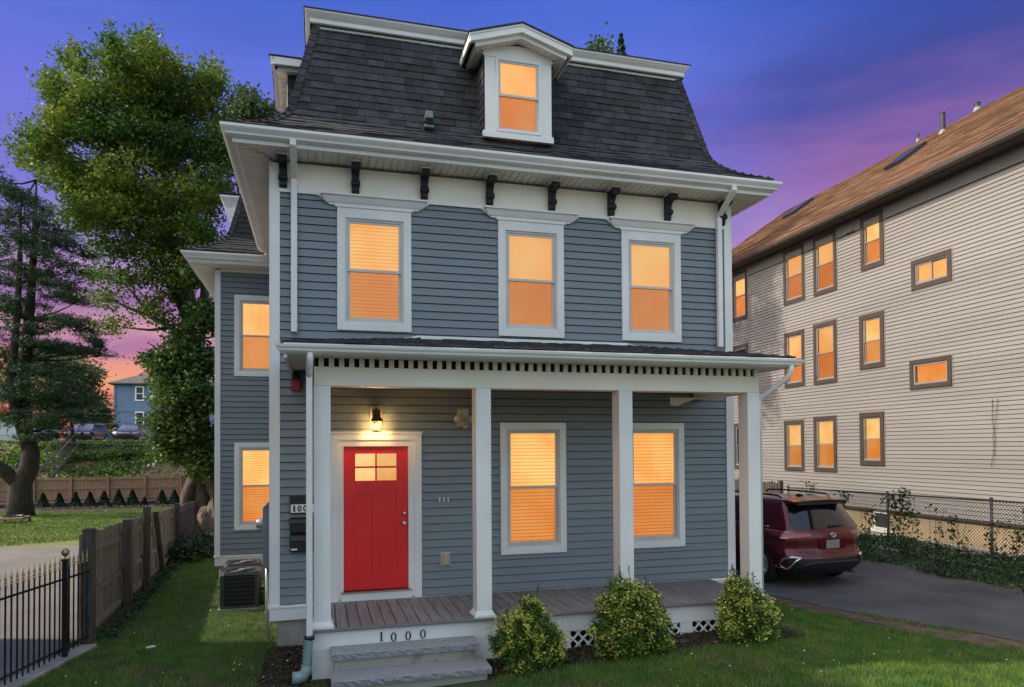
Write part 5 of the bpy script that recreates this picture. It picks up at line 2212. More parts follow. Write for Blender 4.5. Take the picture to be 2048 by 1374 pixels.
def make_car(name, label, loc, rz, paint, detail=True, scale=1.0, group=None):
    t = thing(name, label, 'car', loc, rz, local=True, group=group)
    t.scale = (scale,) * 3
    m = MB()
    for fn in (rear_pt, front_pt):
        q = patch(fn, SS, ZS, 0)
        m.add(q.v, q.f)
    ny = 26
    for sg in (-1, 1):
        vs, fs = [], []
        for z in ZS:
            b = 1.0
            y0 = rear_pt(sg, z)[1]
            y1 = front_pt(sg, z)[1]
            for k in range(ny):
                y = y0 + (y1 - y0) * k / (ny - 1)
                p = side_pt(sg, y, z)
                if k == 0:
                    p = rear_pt(sg, z)
                if k == ny - 1:
                    p = front_pt(sg, z)
                vs.append(p)
        for j in range(len(ZS) - 1):
            for k in range(ny - 1):
                fs.append((j * ny + k, j * ny + k + 1, (j + 1) * ny + k + 1, (j + 1) * ny + k))
        m.add(vs, fs)
    # roof cap
    zt = ZS[-1]
    for k in range(ny - 1):
        for i in range(len(SS) - 1):
            def rp(s, kk):
                y0, y1 = rear_pt(s, zt)[1], front_pt(s, zt)[1]
                return (s * hw(zt) * (1 - .012 * abs(s) ** 3), y0 + (y1 - y0) * kk / (ny - 1), zt + .045 * (1 - s * s) * min(1, kk / 3, (ny - 1 - kk) / 3))
            m.add([rp(SS[i], k), rp(SS[i + 1], k), rp(SS[i + 1], k + 1), rp(SS[i], k + 1)], [(0, 1, 2, 3)])
    body = m.build('body', paint, t, smooth=True)
    import bmesh
    bm_ = bmesh.new()
    bm_.from_mesh(body.data)
    bmesh.ops.remove_doubles(bm_, verts=bm_.verts, dist=.004)
    bmesh.ops.recalc_face_normals(bm_, faces=bm_.faces)
    bm_.to_mesh(body.data)
    bm_.free()
    # glass
    patch(rear_pt, lin(-.86, .86, 15), lin(1.125, 1.56, 8), .006).build('rear_window', 'car_glass', t, smooth=True)
    patch(front_pt, lin(-.88, .88, 15), lin(1.14, 1.60, 8), .006).build('windscreen', 'car_glass' if detail else 'far_screen', t, smooth=True)
    for sg in (-1, 1):
        for a, b in ((.86, 1.58), (1.66, 2.60), (2.68, 3.40)):
            m = MB()
            zz = lin(1.15, 1.53, 6)
            vs = []
            for j, z in enumerate(zz):
                aa = a + (.36 * (z - 1.15) / .38 if a < 1 else 0)
                bb = b - ((z - 1.15) * 1.35 if b > 3 else 0)
                for y in lin(aa, bb, 6):
                    vs.append(side_pt(sg, y, z, .005))
            m.add(vs, [(j * 6 + i, j * 6 + i + 1, (j + 1) * 6 + i + 1, (j + 1) * 6 + i) for j in range(5) for i in range(5)])
            m.build('side_window', 'car_glass', t, smooth=True)
        m = MB()
        m.tube([side_pt(sg, y, 1.135, .006) for y in lin(.80, 3.6, 12)], .008, 5)
        m.build('window_trim', 'chrome', t, smooth=True)
        # sill cladding and bright strip
        q = MB()
        vs = []
        for z in lin(.255, .40, 3):
            for y in lin(.42, 4.4, 16):
                vs.append(side_pt(sg, y, z, .012))
        q.add(vs, [(j * 16 + i, j * 16 + i + 1, (j + 1) * 16 + i + 1, (j + 1) * 16 + i) for j in range(2) for i in range(15)])
        q.build('sill_cladding', 'car_black', t, smooth=True)
        if detail:
            q = MB()
            for k in range(12):
                y = .36 + k * .042
                q.tube([side_pt(sg, y, .385 - .02 * (k % 2), .016), side_pt(sg, y + .03, .365 + .02 * (k % 3), .018)], .010, 5)
            q.build('sill_strip', 'chrome', t)
        # wheels and arches
        for wy in (1.02, 3.88):
            m = MB()
            ys_ = [(r_, d) for r_, d in ((.43, .006), (.415, .012), (.0, .012))]
            n = 26
            vs = [side_pt(sg, wy, .42, .004)]
            ring_ = []
            for k in range(n):
                a = 2 * math.pi * k / n
                yy_, zz_ = wy + .445 * math.cos(a), max(.24, .375 + .445 * math.sin(a))
                ring_.append(side_pt(sg, yy_, zz_, .010))
            m.add(vs + ring_, [(0, 1 + k, 1 + (k + 1) % n) for k in range(n)])
            m.build('wheel_arch', 'car_black', t)
            m = MB()
            m.lathe([(.25, sg * .86), (.34, sg * .86), (.372, sg * .845), (.378, sg * .80), (.378, sg * .70), (.36, sg * .66), (.1, sg * .66)], (sg * .095, wy, .378), 28, 'x')
            wh = m.build('wheel', 'tyre', t, smooth=True)
            m = MB()
            m.lathe([(.255, sg * .862), (.24, sg * .845), (.05, sg * .84), (.04, sg * .865)], (sg * .095, wy, .378), 20, 'x')
            for k in range(5):
                a = 2 * math.pi * k / 5
                m.tube([(sg * .955, wy + .05 * math.cos(a), .378 + .05 * math.sin(a)), (sg * .957, wy + .245 * math.cos(a), .378 + .245 * math.sin(a))], .030, 5)
            m.build('rim', 'tin', wh)
        # mirrors
        m = MB()
        m.tube([side_pt(sg, 3.30, 1.16, 0), side_pt(sg, 3.32, 1.19, .10), side_pt(sg, 3.33, 1.20, .22)], [.03, .075, .06], 8)
        m.build('mirror', paint, t, smooth=True)
        # roof rail
        m = MB()
        m.tube([(sg * .60, .78, 1.69), (sg * .61, .86, 1.735), (sg * .63, 1.4, 1.75), (sg * .64, 2.2, 1.75), (sg * .63, 2.62, 1.735), (sg * .62, 2.70, 1.69)], .020, 8)
        m.build('roof_rail', 'car_black', t, smooth=True)
        # tail lights, on the tailgate and round the side
        m = MB()
        sA = lin(.50, 1.0, 8)
        vs, fs = [], []
        for j, fz_ in enumerate((0, .33, .66, 1)):
            for i, s in enumerate(sA):
                k_ = i / 7
                z0, z1 = 1.02 - .05 * k_ - .02, 1.055 + .0 * k_
                vs.append(rear_pt(sg * s, z0 + (z1 - z0) * fz_, .008))
        fs = [(j * 8 + i, j * 8 + i + 1, (j + 1) * 8 + i + 1, (j + 1) * 8 + i) for j in range(3) for i in range(7)]
        m.add(vs, fs)
        yb0 = rear_pt(1, 1.0)[1]
        vs = []
        for j, fz_ in enumerate((0, .33, .66, 1)):
            for i in range(8):
                k_ = i / 7
                z0, z1 = .95 + .09 * k_, 1.055 + .015 * k_
                vs.append(side_pt(sg, yb0 + k_ * .46, z0 + (z1 - z0) * fz_, .010))
        m.add(vs, fs)
        tl = m.build('tail_light', 'tail_red', t, smooth=True)
        if detail:
            q = MB()
            q.tube([side_pt(sg, yb0 + .55, 1.075, .016), side_pt(sg, yb0 + .25, 1.078, .016), side_pt(sg, yb0 + .02, 1.072, .014), rear_pt(sg * .93, 1.070, .012), rear_pt(sg * .8, 1.068, .010)], [.006, .012, .012, .010, .004], 6)
            q.build('lamp_trim', 'chrome', tl, smooth=True)
            vs = []
            for j, fz_ in enumerate((0, .5, 1)):
                for i in range(6):
                    k_ = i / 5
                    z0, z1 = .925 + .05 * k_, .95 + .09 * k_
                    vs.append(side_pt(sg, yb0 - .02 + k_ * .40, z0 + (z1 - z0) * fz_, .012))
            q = MB()
            q.add(vs, [(j * 6 + i, j * 6 + i + 1, (j + 1) * 6 + i + 1, (j + 1) * 6 + i) for j in range(2) for i in range(5)])
            q.build('lamp_base', 'tail_dark', tl, smooth=True)
            q = MB()
            pA, pB = side_pt(sg, yb0 + .02, .955, .014), rear_pt(sg * .9, .958, .014)
            q.tube([pA, pB], .014, 6)
            q.build('reverse_lamp', 'clover', tl)
        # head lamps
        patch(front_pt, lin(sg * .62, sg * .985, 6), lin(.80, .92, 4), .008).build('headlight', 'tin', t, smooth=True)
    # bumper lower, grille
    patch(rear_pt, lin(-.97, .97, 21), lin(.27, .575, 6), .010).build('rear_bumper', 'car_black', t, smooth=True)
    patch(front_pt, lin(-.80, .80, 15), lin(.36, .70, 5), .008).build('grille', 'car_black', t, smooth=True)
    patch(front_pt, lin(-.45, .45, 9), lin(.80, .86, 3), .010).build('grille_bar', 'tin', t, smooth=True)
    if not detail:
        return t
    # bright frames at the bumper corners
    for sg in (-1, 1):
        m = MB()
        P_ = lambda s, z: Vector(rear_pt(sg * s, z, .024)) if s <= 1 else Vector(side_pt(sg, rear_pt(1, z)[1] + (s - 1) * 1.0, z, .024))
        loop = [(.74, .60), (.90, .602), (1.02, .56), (1.12, .47), (1.10, .385), (.98, .375), (.94, .40), (.86, .52), (.74, .60)]
        m.tube([P_(*q) for q in loop], .023, 6)
        m.build('bumper_frame', 'chrome', t, smooth=True)
        m = MB()
        loop2 = [(.80, .575), (.92, .577), (1.01, .54), (1.07, .46), (1.05, .405), (.985, .40), (.90, .53)]
        vs = [tuple(P_(*q)) for q in loop2]
        m.add(vs, [tuple(range(len(vs)))])
    m = MB()
    m.tube([rear_pt(s, .45 + .055 * (1 - abs(s / .72) ** 6), .022) for s in lin(-.78, .78, 21)], .016, 6)
    m.build('skid_trim', 'metal_dark', t, smooth=True)
    m = MB()
    m.box(-.45, .45, .22, .6, .23, .31)
    m.build('under_tray', 'car_black', t, bevel=.03)
    m = MB()
    m.tube([(.52, .25, .27), (.52, .09, .27)], .03, 10)
    m.build('exhaust', 'metal_dark', t, smooth=True)
    # tailgate shut line
    for sg in (-1, 1):
        m = MB()
        m.tube([rear_pt(sg * s, z, .002) for s, z in ((.87, 1.56), (.885, 1.2), (.90, 1.1), (.79, 1.02), (.775, .9), (.80, .76), (.74, .69), (.5, .675), (0, .672))], .005, 4)
        m.build('shut_line', 'dark_gap', t)
    # spoiler
    m = MB()
    vs = []
    for s in lin(-.66, .66, 9):
        b = abs(s / .66) ** 2
        vs += [(s, .62 + .02 * b, 1.700 - .03 * b), (s, .285 + .07 * b, 1.668 - .03 * b), (s, .295 + .07 * b, 1.640 - .03 * b), (s, .60, 1.60 - .02 * b)]
    m.add(vs, [(i * 4 + k, (i + 1) * 4 + k, (i + 1) * 4 + (k + 1) % 4, i * 4 + (k + 1) % 4) for i in range(8) for k in range(4)] + [(0, 1, 2, 3), (35, 34, 33, 32)])
    m.build('spoiler', paint, t, smooth=False)
    m = MB()
    m.box(-.60, .60, .325, .58, 1.575, 1.634)
    m.build('spoiler_underside', 'car_black', t)
    m = MB()
    m.lathe([(.035, 0), (.04, .03), (.025, .055), (.005, .06)], (0, .95, 1.69), 10)
    m.v = [(x * .8, y + (y - .95) * 1.5, z) for x, y, z in m.v]
    m.build('antenna_fin', 'car_black', t, smooth=True)
    # plate with frame, badge, lettering strips
    pr_ = lambda x, z, o_: (x, ry(z) - o_, z)
    m = MB()
    m.hexa([pr_(-.30, .74, .004), pr_(.30, .74, .004), pr_(.30, .74, -.03), pr_(-.30, .74, -.03), pr_(-.34, .925, .004), pr_(.34, .925, .004), pr_(.34, .925, -.03), pr_(-.34, .925, -.03)])
    m.build('plate_recess', paint, t)
    m = MB()
    m.hexa([pr_(-.16, .755, .016), pr_(.16, .755, .016), pr_(.16, .755, .0045), pr_(-.16, .755, .0045), pr_(-.16, .915, .016), pr_(.16, .915, .016), pr_(.16, .915, .0045), pr_(-.16, .915, .0045)])
    m.build('licence_plate', 'plate', t)
    m = MB()
    for (rx_, rz_, cz_) in ((.066, .046, 0), (.026, .044, 0), (.060, .020, .016)):
        m.tube([(rx_ * math.cos(2 * math.pi * k / 20), ry(1.0) - .022, 1.005 + cz_ + rz_ * math.sin(2 * math.pi * k / 20)) for k in range(21)], .0065, 6, caps=False)
    m.build('emblem', 'chrome', t, smooth=True)
    for x0, n_, zc in ((-.68, 9, .705), (-.62, 3, .745), (.56, 2, .722)):
        m = MB()
        for k in range(n_):
            p = rear_pt((x0 + k * .033) / hw(zc), zc, .006)
            m.box(p[0], p[0] + .030, p[1] - .004, p[1] + .006, zc - .008, zc + (.008 if k % 2 else .010))
        m.build('badge', 'chrome', t)
    m = MB()
    m.tube([(-.02, ry(1.16) - .02, 1.165), (.18, ry(1.165) - .03, 1.175), (.36, ry(1.17) + .0, 1.168)], [.018, .012, .006], 6)
    m.build('rear_wiper', 'car_black', t, smooth=True)
    return t


make_car('parked_suv', 'dark red SUV parked on the driveway behind the porch column', (9.08, 1.08, gzf(9.1, 2.5) + .018), R(4.5), 'car_red', True, .985)
Pc = on(178, 887, y=53)
make_car('parked_car', 'dark navy car parked on top of the bank facing the yard', (Pc.x, 55.5, Pc.z - .02), R(176), 'car_navy', False, .98)
Pc2 = on(262, 886, y=53)
make_car('parked_car', 'dark plum car parked on the bank in front of the blue house', (Pc2.x, 55.5, Pc2.z - .02), R(180), 'car_plum', False, .95)
# ------------------------------------------------------------------ old board fence
bf = thing('board_fence', 'weathered grey board fence with leaning posts beside the side lawn', 'fence', (-3.6, 6, -.75))
ftop = lambda y: .82 - .034 * (y - .8)
y = 1.0
i = 0
while y < 13.7:
    w = random.uniform(.125, .15)
    x = fence_x(y + w / 2) - .045 + random.uniform(-.006, .006)
    zt_ = ftop(y) + random.uniform(-.018, .018)
    ang = random.uniform(-.010, .010)
    m = MB()
    zb_ = gzf(x, y) - .02
    m.hexa([(x, y, zb_), (x, y + w - .006, zb_), (x - .018, y + w - .006, zb_), (x - .018, y, zb_),
            (x, y + ang, zt_), (x, y + w - .006 + ang, zt_ - .004), (x - .018, y + w - .006 + ang, zt_ - .004), (x - .018, y + ang, zt_)])
    m.build('plank', 'wood_old', bf)
    y += w
    i += 1
for ya, yb in ((.95, 3.35), (3.5, 5.15), (5.3, 7.3), (7.4, 9.5), (9.6, 13.6)):
    for k, f in enumerate((.82, .40, .06)):
        za = -.74 + (ftop(ya) + .74) * f
        zc = -.74 + (ftop(yb) + .74) * f + random.uniform(-.03, .03)
        xa, xb = fence_x(ya) - .038, fence_x(yb) - .038
        m = MB()
        m.hexa([(xa, ya, za), (xa + .04, ya, za), (xb + .04, yb, zc), (xb, yb, zc), (xa, ya, za + .085), (xa + .04, ya, za + .085), (xb + .04, yb, zc + .085), (xb, yb, zc + .085)])
        m.build('rail', 'wood_old', bf)
for (yb, yt, zt_, w) in ((.86, .84, .90, .14), (3.42, 3.36, .80, .13), (5.2, 5.2, .88, .12), (7.2, 6.25, .69, .10), (9.5, 9.25, .64, .11), (13.6, 13.6, .46, .10)):
    m = MB()
    xb, xt = fence_x(yb) + .005, fence_x(yt) + .005
    g_ = gzf(xb, yb) - .05
    m.hexa([(xb, yb, g_), (xb + w, yb, g_), (xb + w, yb + w, g_), (xb, yb + w, g_), (xt, yt, zt_), (xt + w, yt, zt_), (xt + w, yt + w, zt_), (xt, yt + w, zt_)])
    m.build('fence_post', 'wood_post', bf, bevel=.008)

# ------------------------------------------------------------------ iron fence
irf = thing('iron_fence', 'black iron fence with gilded spear tops by the side driveway', 'fence', (-3.6, 0, -.74))
def ifx(y):
    return -3.50 + .215 * (y - .25)
pitch_ = .103
pm = MB()
pm.box(-.008, .008, -.008, .008, 0, 1.10)
pk_me = pm.mesh('iron_picket', 'iron')
fm = MB()
fm.lathe([(.010, 1.098), (.020, 1.10), (.020, 1.118), (.010, 1.122), (.010, 1.135), (.018, 1.14), (.018, 1.15), (.008, 1.158), (.016, 1.185), (.010, 1.21), (.0055, 1.235), (.0015, 1.285)], (0, 0, 0), 8)
fn_me = fm.mesh('finial', 'gold', True)
ki = 0
yy = .72
while yy > -3.6:
    if abs(yy - .22) > .06:
        zz = -.62 - .0 * yy
        zz = gzf(ifx(yy), yy) + .09 + .028 * (yy - .25) * 0
        o = link('iron_picket', pk_me, irf, loc=(ifx(yy), yy, zz))
        link('finial', fn_me, o)
    yy -= pitch_
for dz_ in (.985, .095):
    m = MB()
    m.tube([(ifx(.78), .78, -.745 + .09 + dz_), (ifx(-3.7), -3.7, -.745 + .09 + dz_)], .014, 4)
    m.build('rail', 'iron', irf)
m = MB()
m.box(ifx(.22) - .032, ifx(.22) + .032, .188, .252, -.9, .56)
m.box(ifx(.22) - .04, ifx(.22) + .04, .18, .26, .561, .585)
ip = m.build('iron_post', 'iron', irf, bevel=.004)
m = MB()
m.lathe([(.03, 0), (.012, .012), (.010, .03), (.03, .045), (.048, .075), (.048, .095), (.03, .125), (.005, .138)], (ifx(.22), .22, .585), 14)
m.build('post_ball', 'gold', ip, smooth=True)
m = MB()
m.hexa([(ifx(-3.7) - .16, -3.7, -.9), (ifx(-3.7) + .10, -3.7, -.9), (ifx(.8) + .10, .8, -.9), (ifx(.8) - .16, .8, -.9),
        (ifx(-3.7) - .16, -3.7, -.675), (ifx(-3.7) + .10, -3.7, -.675), (ifx(.8) + .10, .8, -.675), (ifx(.8) - .16, .8, -.675)])
tag(m.build('concrete_kerb', 'concrete', bevel=.02), 'low concrete kerb running under the iron fence', 'kerb')

# scrap lying on the lawn
m = MB()
P = on(301, 1301, z=-.72)
m.box(-.055, .055, -.03, .03, 0, .012)
tag(m.build('paper_scrap', 'clover', loc=(P.x, P.y, gzf(P.x, P.y) + .045), rz=.6), 'white paper scrap lying on the side lawn', 'paper')

# ------------------------------------------------------------------ back fence, wall and clipped shrubs
FYB = 34.0
cf = thing('cedar_fence', 'brown cedar fence along the far end of the yard below the bank', 'fence', (-11, FYB, -1.1))
px_posts = [-19.0, -17.2, -15.38, -13.59, -11.75, -9.87, -7.99, -6.1, -4.2]
for a, b in zip(px_posts[:-1], px_posts[1:]):
    m = MB()
    x = a
    while x < b - .01:
        w = min(.12, b - x)
        m.box(x + .004, x + w - .004, FYB, FYB + .02, -.9, .50 + random.uniform(-.008, .008))
        x += .12
    for z in (-.72, -.15, .36):
        m.box(a, b, FYB - .04, FYB - .001, z, z + .09)
    m.build('plank_panel', 'wood_cedar', cf)
for x in px_posts:
    m = MB()
    m.box(x - .065, x + .065, FYB - .09, FYB + .04, -1.2, .56)
    m.box(x - .075, x + .075, FYB - .10, FYB + .05, .561, .59)
    m.build('fence_post', 'wood_cedar', cf)
rw = thing('retaining_wall', 'low dark stone wall under the cedar fence', 'wall', (-11, 33.2, -1.1))
for r_ in range(2):
    x = -19.0 + r_ * .2
    while x < -4:
        w = random.uniform(.35, .7)
        m = MB()
        m.box(x, x + w - .015, 33.05 + random.uniform(-.03, .03), 33.6, -1.2 + r_ * .2, -1.2 + r_ * .2 + .19)
        m.build('stone_block', 'stone_wall', rw, bevel=.02)
        x += w
ARB = []
n = 1500
t_ = RNG.random(n) ** .6
rr = (1 - t_) * .36 + .03
a_ = RNG.uniform(0, 2 * math.pi, n)
hc_ = np.stack([np.cos(a_) * rr * RNG.uniform(.75, 1.05, n), np.sin(a_) * rr * RNG.uniform(.75, 1.05, n), .06 + t_ * .95], 1)
arb_me = np_mesh('crown', leaf_cards(hc_, .11, .5), 4, 'needle_shrub')
tm = MB()
tm.tube([(0, 0, -.1), (0, 0, .5)], [.03, .01], 6)
arb_tr = tm.mesh('trunk', 'bark_dark')
for i, (px, s) in enumerate(((86, .98), (119, .95), (151, .98), (180, .98), (208, 1.0), (237, 1.08), (265, 1.05), (289, .62), (324, 1.0), (349, 1.0), (374, .85))):
    P = on(px, 1014, z=-1.05)
    P = CAM + (P - CAM) * ((31.6 - CAM.y) / (P.y - CAM.y))
    g_ = gzf(P.x, 31.6)
    t = thing('clipped_shrub', ('%s conical evergreen from the pine in the row before the cedar fence' % ('first', 'second', 'third', 'fourth', 'fifth', 'sixth', 'seventh', 'eighth', 'ninth', 'tenth', 'last')[i]) if s != .62 else 'stunted dark evergreen, the smallest in the row before the cedar fence', 'shrub',
              (P.x, 31.6, g_), rz=i * 1.1, group='evergreens before the cedar fence', local=True)
    t.scale = (s * .92, s * .92, s * .88)
    link('crown', arb_me, t)
    link('trunk', arb_tr, t)
band_sheet('mulch_strip', lambda y: -19, lambda y: -4.3, np.arange(30.2, 34, .4), 20, .016, 'mulch')
# fire pit table on the lawn
P = on(26, 1050, z=-1.0)
fp = thing('fire_pit', 'low square brown fire pit on the sunlit back lawn', 'fire pit', (P.x, P.y, gzf(P.x, P.y)), local=True)
m = MB()
m.box(-.48, .48, -.48, .48, .16, .26)
m.build('tray', 'wood_cedar', fp, bevel=.02)
m = MB()
m.lathe([(.40, .0), (.40, .05), (.34, .05), (.30, .0)], (0, 0, .262), 16)
m.build('bowl_rim', 'metal_dark', fp)
for sx in (-1, 1):
    for sy in (-1, 1):
        m = MB()
        m.box(sx * .44 - .04, sx * .44 + .04, sy * .44 - .04, sy * .44 + .04, -.03, .159)
        m.build('leg', 'wood_post', fp)


# ------------------------------------------------------------------ trees
def clump_leaves(blobs, per, size, sub=.30, flat=1.0, aspect=.7, up=1.2, droop=.25):
    """blobs: (x, y, z, rx, ry, rz); each is filled with small leaf clusters, denser near its skin"""
    out = []
    for (x, y, z, rx, ry_, rz_) in blobs:
        ncl = max(4, int(per * (rx * ry_ * rz_) ** .55))
        d = RNG.normal(size=(ncl, 3))
        d /= np.linalg.norm(d, axis=1)[:, None]
        r_ = RNG.random(ncl) ** .42 * (1 + .22 * RNG.normal(size=ncl)) * np.where(RNG.random(ncl) < .05, 1.45, 1.0)
        c = np.array([x, y, z]) + d * r_[:, None] * np.array([rx, ry_, rz_])
        k = 20
        cc = np.repeat(c, k, 0) + RNG.normal(size=(ncl * k, 3)) * np.array([sub, sub, sub * .55 * flat])
        out.append(cc)
    cc = np.concatenate(out)
    return leaf_cards(cc, RNG.uniform(.7, 1.25, len(cc)) * size, aspect, droop=droop, up=up)


def P3(px, py, y):
    p = on(px, py, y=y)
    return (p.x, p.y, p.z)


def blob_px(lst, y, k, ydep, flat=1.0, two=True):
    out = []
    for (px, py, r_) in lst:
        for s in ((-1, 1) if two else (0,)):
            yy_ = y + s * ydep * RNG.uniform(.3, 1)
            p = on(px, py, y=yy_)
            rr_ = .80 * r_ / k
            out.append((p.x + RNG.normal() * .1, yy_, p.z + RNG.normal() * .1, rr_, max(rr_, ydep * .6), rr_ * flat))
    return out


maple = thing('maple_tree', 'tall leafy maple rising beside the house, its trunk wrapped in ivy', 'tree', P3(405, 1056, 16))
MB1 = [(292, 105, 32), (240, 128, 38), (335, 140, 45), (180, 185, 45), (258, 190, 62), (340, 215, 70), (405, 200, 45), (125, 240, 42), (190, 270, 62), (270, 290, 70),
       (360, 300, 65), (425, 290, 40), (95, 305, 32), (145, 350, 50), (215, 370, 60), (300, 390, 65), (385, 400, 55), (430, 380, 35), (170, 430, 38), (235, 445, 45),
       (310, 470, 45), (400, 480, 45), (112, 200, 22), (75, 285, 16), (230, 95, 14), (430, 160, 20), (60, 320, 12), (150, 130, 18), (125, 165, 14)]
lv = clump_leaves(blob_px(MB1, 16, 58, 1.9), 98, .135, .19, up=2.0)
MB2 = [(240, 500, 34), (300, 505, 36), (360, 520, 36), (200, 490, 24), (420, 520, 26), (330, 560, 30), (250, 565, 34), (300, 545, 36), (215, 590, 26), (290, 610, 28), (345, 590, 30), (235, 640, 22), (330, 640, 24), (265, 500, 30), (200, 545, 20)]
lv2 = clump_leaves(blob_px(MB2, 15.2, 58, .8), 60, .12, .22, up=2.0)
link('crown', np_mesh('crown', np.concatenate([lv, lv2]), 4, 'leaf_maple'), maple)
MB3 = [(395, 560, 32), (410, 620, 34), (390, 660, 34), (365, 700, 42), (405, 720, 40), (340, 735, 32), (385, 780, 48), (350, 800, 42), (415, 800, 30), (325, 840, 30), (370, 860, 46),
       (410, 870, 40), (340, 890, 34), (385, 915, 36), (420, 930, 24), (320, 760, 18), (310, 720, 14)]
iv = clump_leaves(blob_px(MB3, 14.6, 60, .7), 130, .13, .18, aspect=.85)
link('ivy', np_mesh('ivy', iv, 4, 'leaf_ivy'), maple)
m = MB()
tr = [(408, 1075, 16), (406, 1000, 16), (402, 930, 16), (398, 850, 16), (394, 760, 16), (390, 670, 16), (378, 600, 16.1), (362, 530, 16.2), (346, 450, 16.3), (330, 350, 16.3), (312, 240, 16.2), (296, 130, 16.1)]
m.tube([P3(*q) for q in tr], [.62, .46, .40, .36, .32, .28, .24, .21, .18, .14, .09, .03], 12)
m.tube([P3(390, 670, 16), P3(362, 610, 15.6), P3(338, 560, 15.4), P3(322, 490, 15.2), P3(300, 400, 15.0)], [.20, .16, .14, .11, .07], 9)
m.tube([P3(394, 720, 15.9), P3(405, 640, 16.2), P3(412, 540, 16.6), P3(405, 440, 17)], [.2, .16, .13, .08], 9)
m.tube([P3(392, 690, 15.9), P3(345, 655, 15.4), P3(300, 632, 15.2), P3(255, 615, 15.0), P3(205, 590, 14.9)], [.11, .085, .06, .04, .02], 7)
m.tube([P3(345, 655, 15.4), P3(300, 660, 15.1), P3(245, 655, 15.0)], [.06, .04, .015], 6)
m.tube([P3(300, 632, 15.2), P3(270, 590, 15.1), P3(240, 560, 15.0)], [.05, .03, .015], 6)
# roots
for px, py in ((375, 1010), (432, 1010)):
    m.tube([P3(405, 930, 15.9), P3(px, py - 20, 15.7), P3(px + (px - 405) * .4, py + 55, 15.5)], [.30, .22, .16], 8)
for (px, py, r_) in MB1[::1]:
    k = min(range(len(tr)), key=lambda j: abs(tr[j][1] - (py + 130)) + .3 * abs(tr[j][0] - px))
    a = Vector(P3(*tr[k]))
    b = Vector(P3(px, py, 16 + random.uniform(-1.5, 1.5)))
    mid = (a + b) / 2 + Vector((0, 0, .5))
    m.tube([a, mid, b], [.075, .05, .012], 6)
m.build('trunk', 'bark', maple, smooth=True)

# boulder at the foot of the maple
m = MB()
bo = Vector(P3(425, 1060, 11.2))
nu, nv_ = 26, 18
vs = []
for j in range(nv_ + 1):
    th_ = math.pi * j / nv_
    for i in range(nu):
        a = 2 * math.pi * i / nu
        d = Vector((math.sin(th_) * math.cos(a), math.sin(th_) * math.sin(a), math.cos(th_)))
        rr_ = 1 + .10 * math.sin(4 * d.x + 6 * d.z + 1) + .09 * math.sin(9 * d.y - 5 * d.z + 2) * math.cos(6 * d.x) + .07 * abs(math.sin(11 * d.x + 7 * d.z)) + random.uniform(-.035, .035)
        vs.append((d.x * rr_ * .40 * (1.15 - .30 * d.z), d.y * rr_ * .5, d.z * rr_ * .74))
m.add(vs, [(j * nu + i, j * nu + (i + 1) % nu, (j + 1) * nu + (i + 1) % nu, (j + 1) * nu + i) for j in range(nv_) for i in range(nu)])
o = m.build('boulder', 'rock', loc=(bo.x - .02, 11.2, -.25))
tag(o, 'tall tan boulder wedged between the fence and the grey house', 'boulder')
# low shrubs under it
def low_mass(name, label, pts_, nper, size, material, cat='shrub', h=.35, group=None):
    cs = []
    for (x, y, r_) in pts_:
        q = RNG.normal(size=(nper, 3)) * np.array([r_ * .5, r_ * .5, h * .35])
        q[:, 2] = np.abs(q[:, 2]) + .04
        base_ = np.stack([x + q[:, 0], y + q[:, 1], gz(x + q[:, 0], y + q[:, 1]) + q[:, 2]], 1)
        cs.append(base_)
    c_ = np.concatenate(cs)
    o_ = link(name, np_mesh(name, leaf_cards(c_, RNG.uniform(.7, 1.3, len(c_)) * size, .75, up=1), 4, material), kind='stuff')
    return tag(o_, label, cat)


low_mass('ground_ivy', 'dark ground ivy spreading at the foot of the boulder', [(-3.35, 9.6, .6), (-3.1, 10.4, .6), (-2.85, 9.9, .5), (-3.45, 8.7, .4), (-2.75, 10.9, .5)], 700, .12, 'leaf_weed', 'ivy', .5)
fw = [(fence_x(y_) + .22 + random.uniform(-.05, .08), y_, .16) for y_ in np.arange(1.2, 9, .22)]
low_mass('fence_weeds', 'dark weeds growing along the foot of the board fence', fw, 34, .055, 'leaf_weed', 'weeds', .10)
low_mass('corner_weeds', 'bright grass tuft beside the air conditioners', [(-1.15, 3.0, .3), (-1.1, 3.5, .3)], 300, .10, 'leaf_bright', 'weeds', .25)

# pine
pine = thing('pine_tree', 'dark spreading pine with a low crooked fork in the back yard', 'tree', P3(45, 1040, 27))
def plate_px(lst, y, k):
    out = []
    for (px, py, rx_, rz_) in lst:
        p = on(px + RNG.normal() * 7, py + RNG.normal() * 5, y=y)
        for s in (-1, 0, 1):
            out.append((p.x + RNG.normal() * .15, y + s * 1.1 + RNG.normal() * .3, p.z + RNG.normal() * .08 + s * .05, rx_ / k, .9, rz_ / k))
    return out


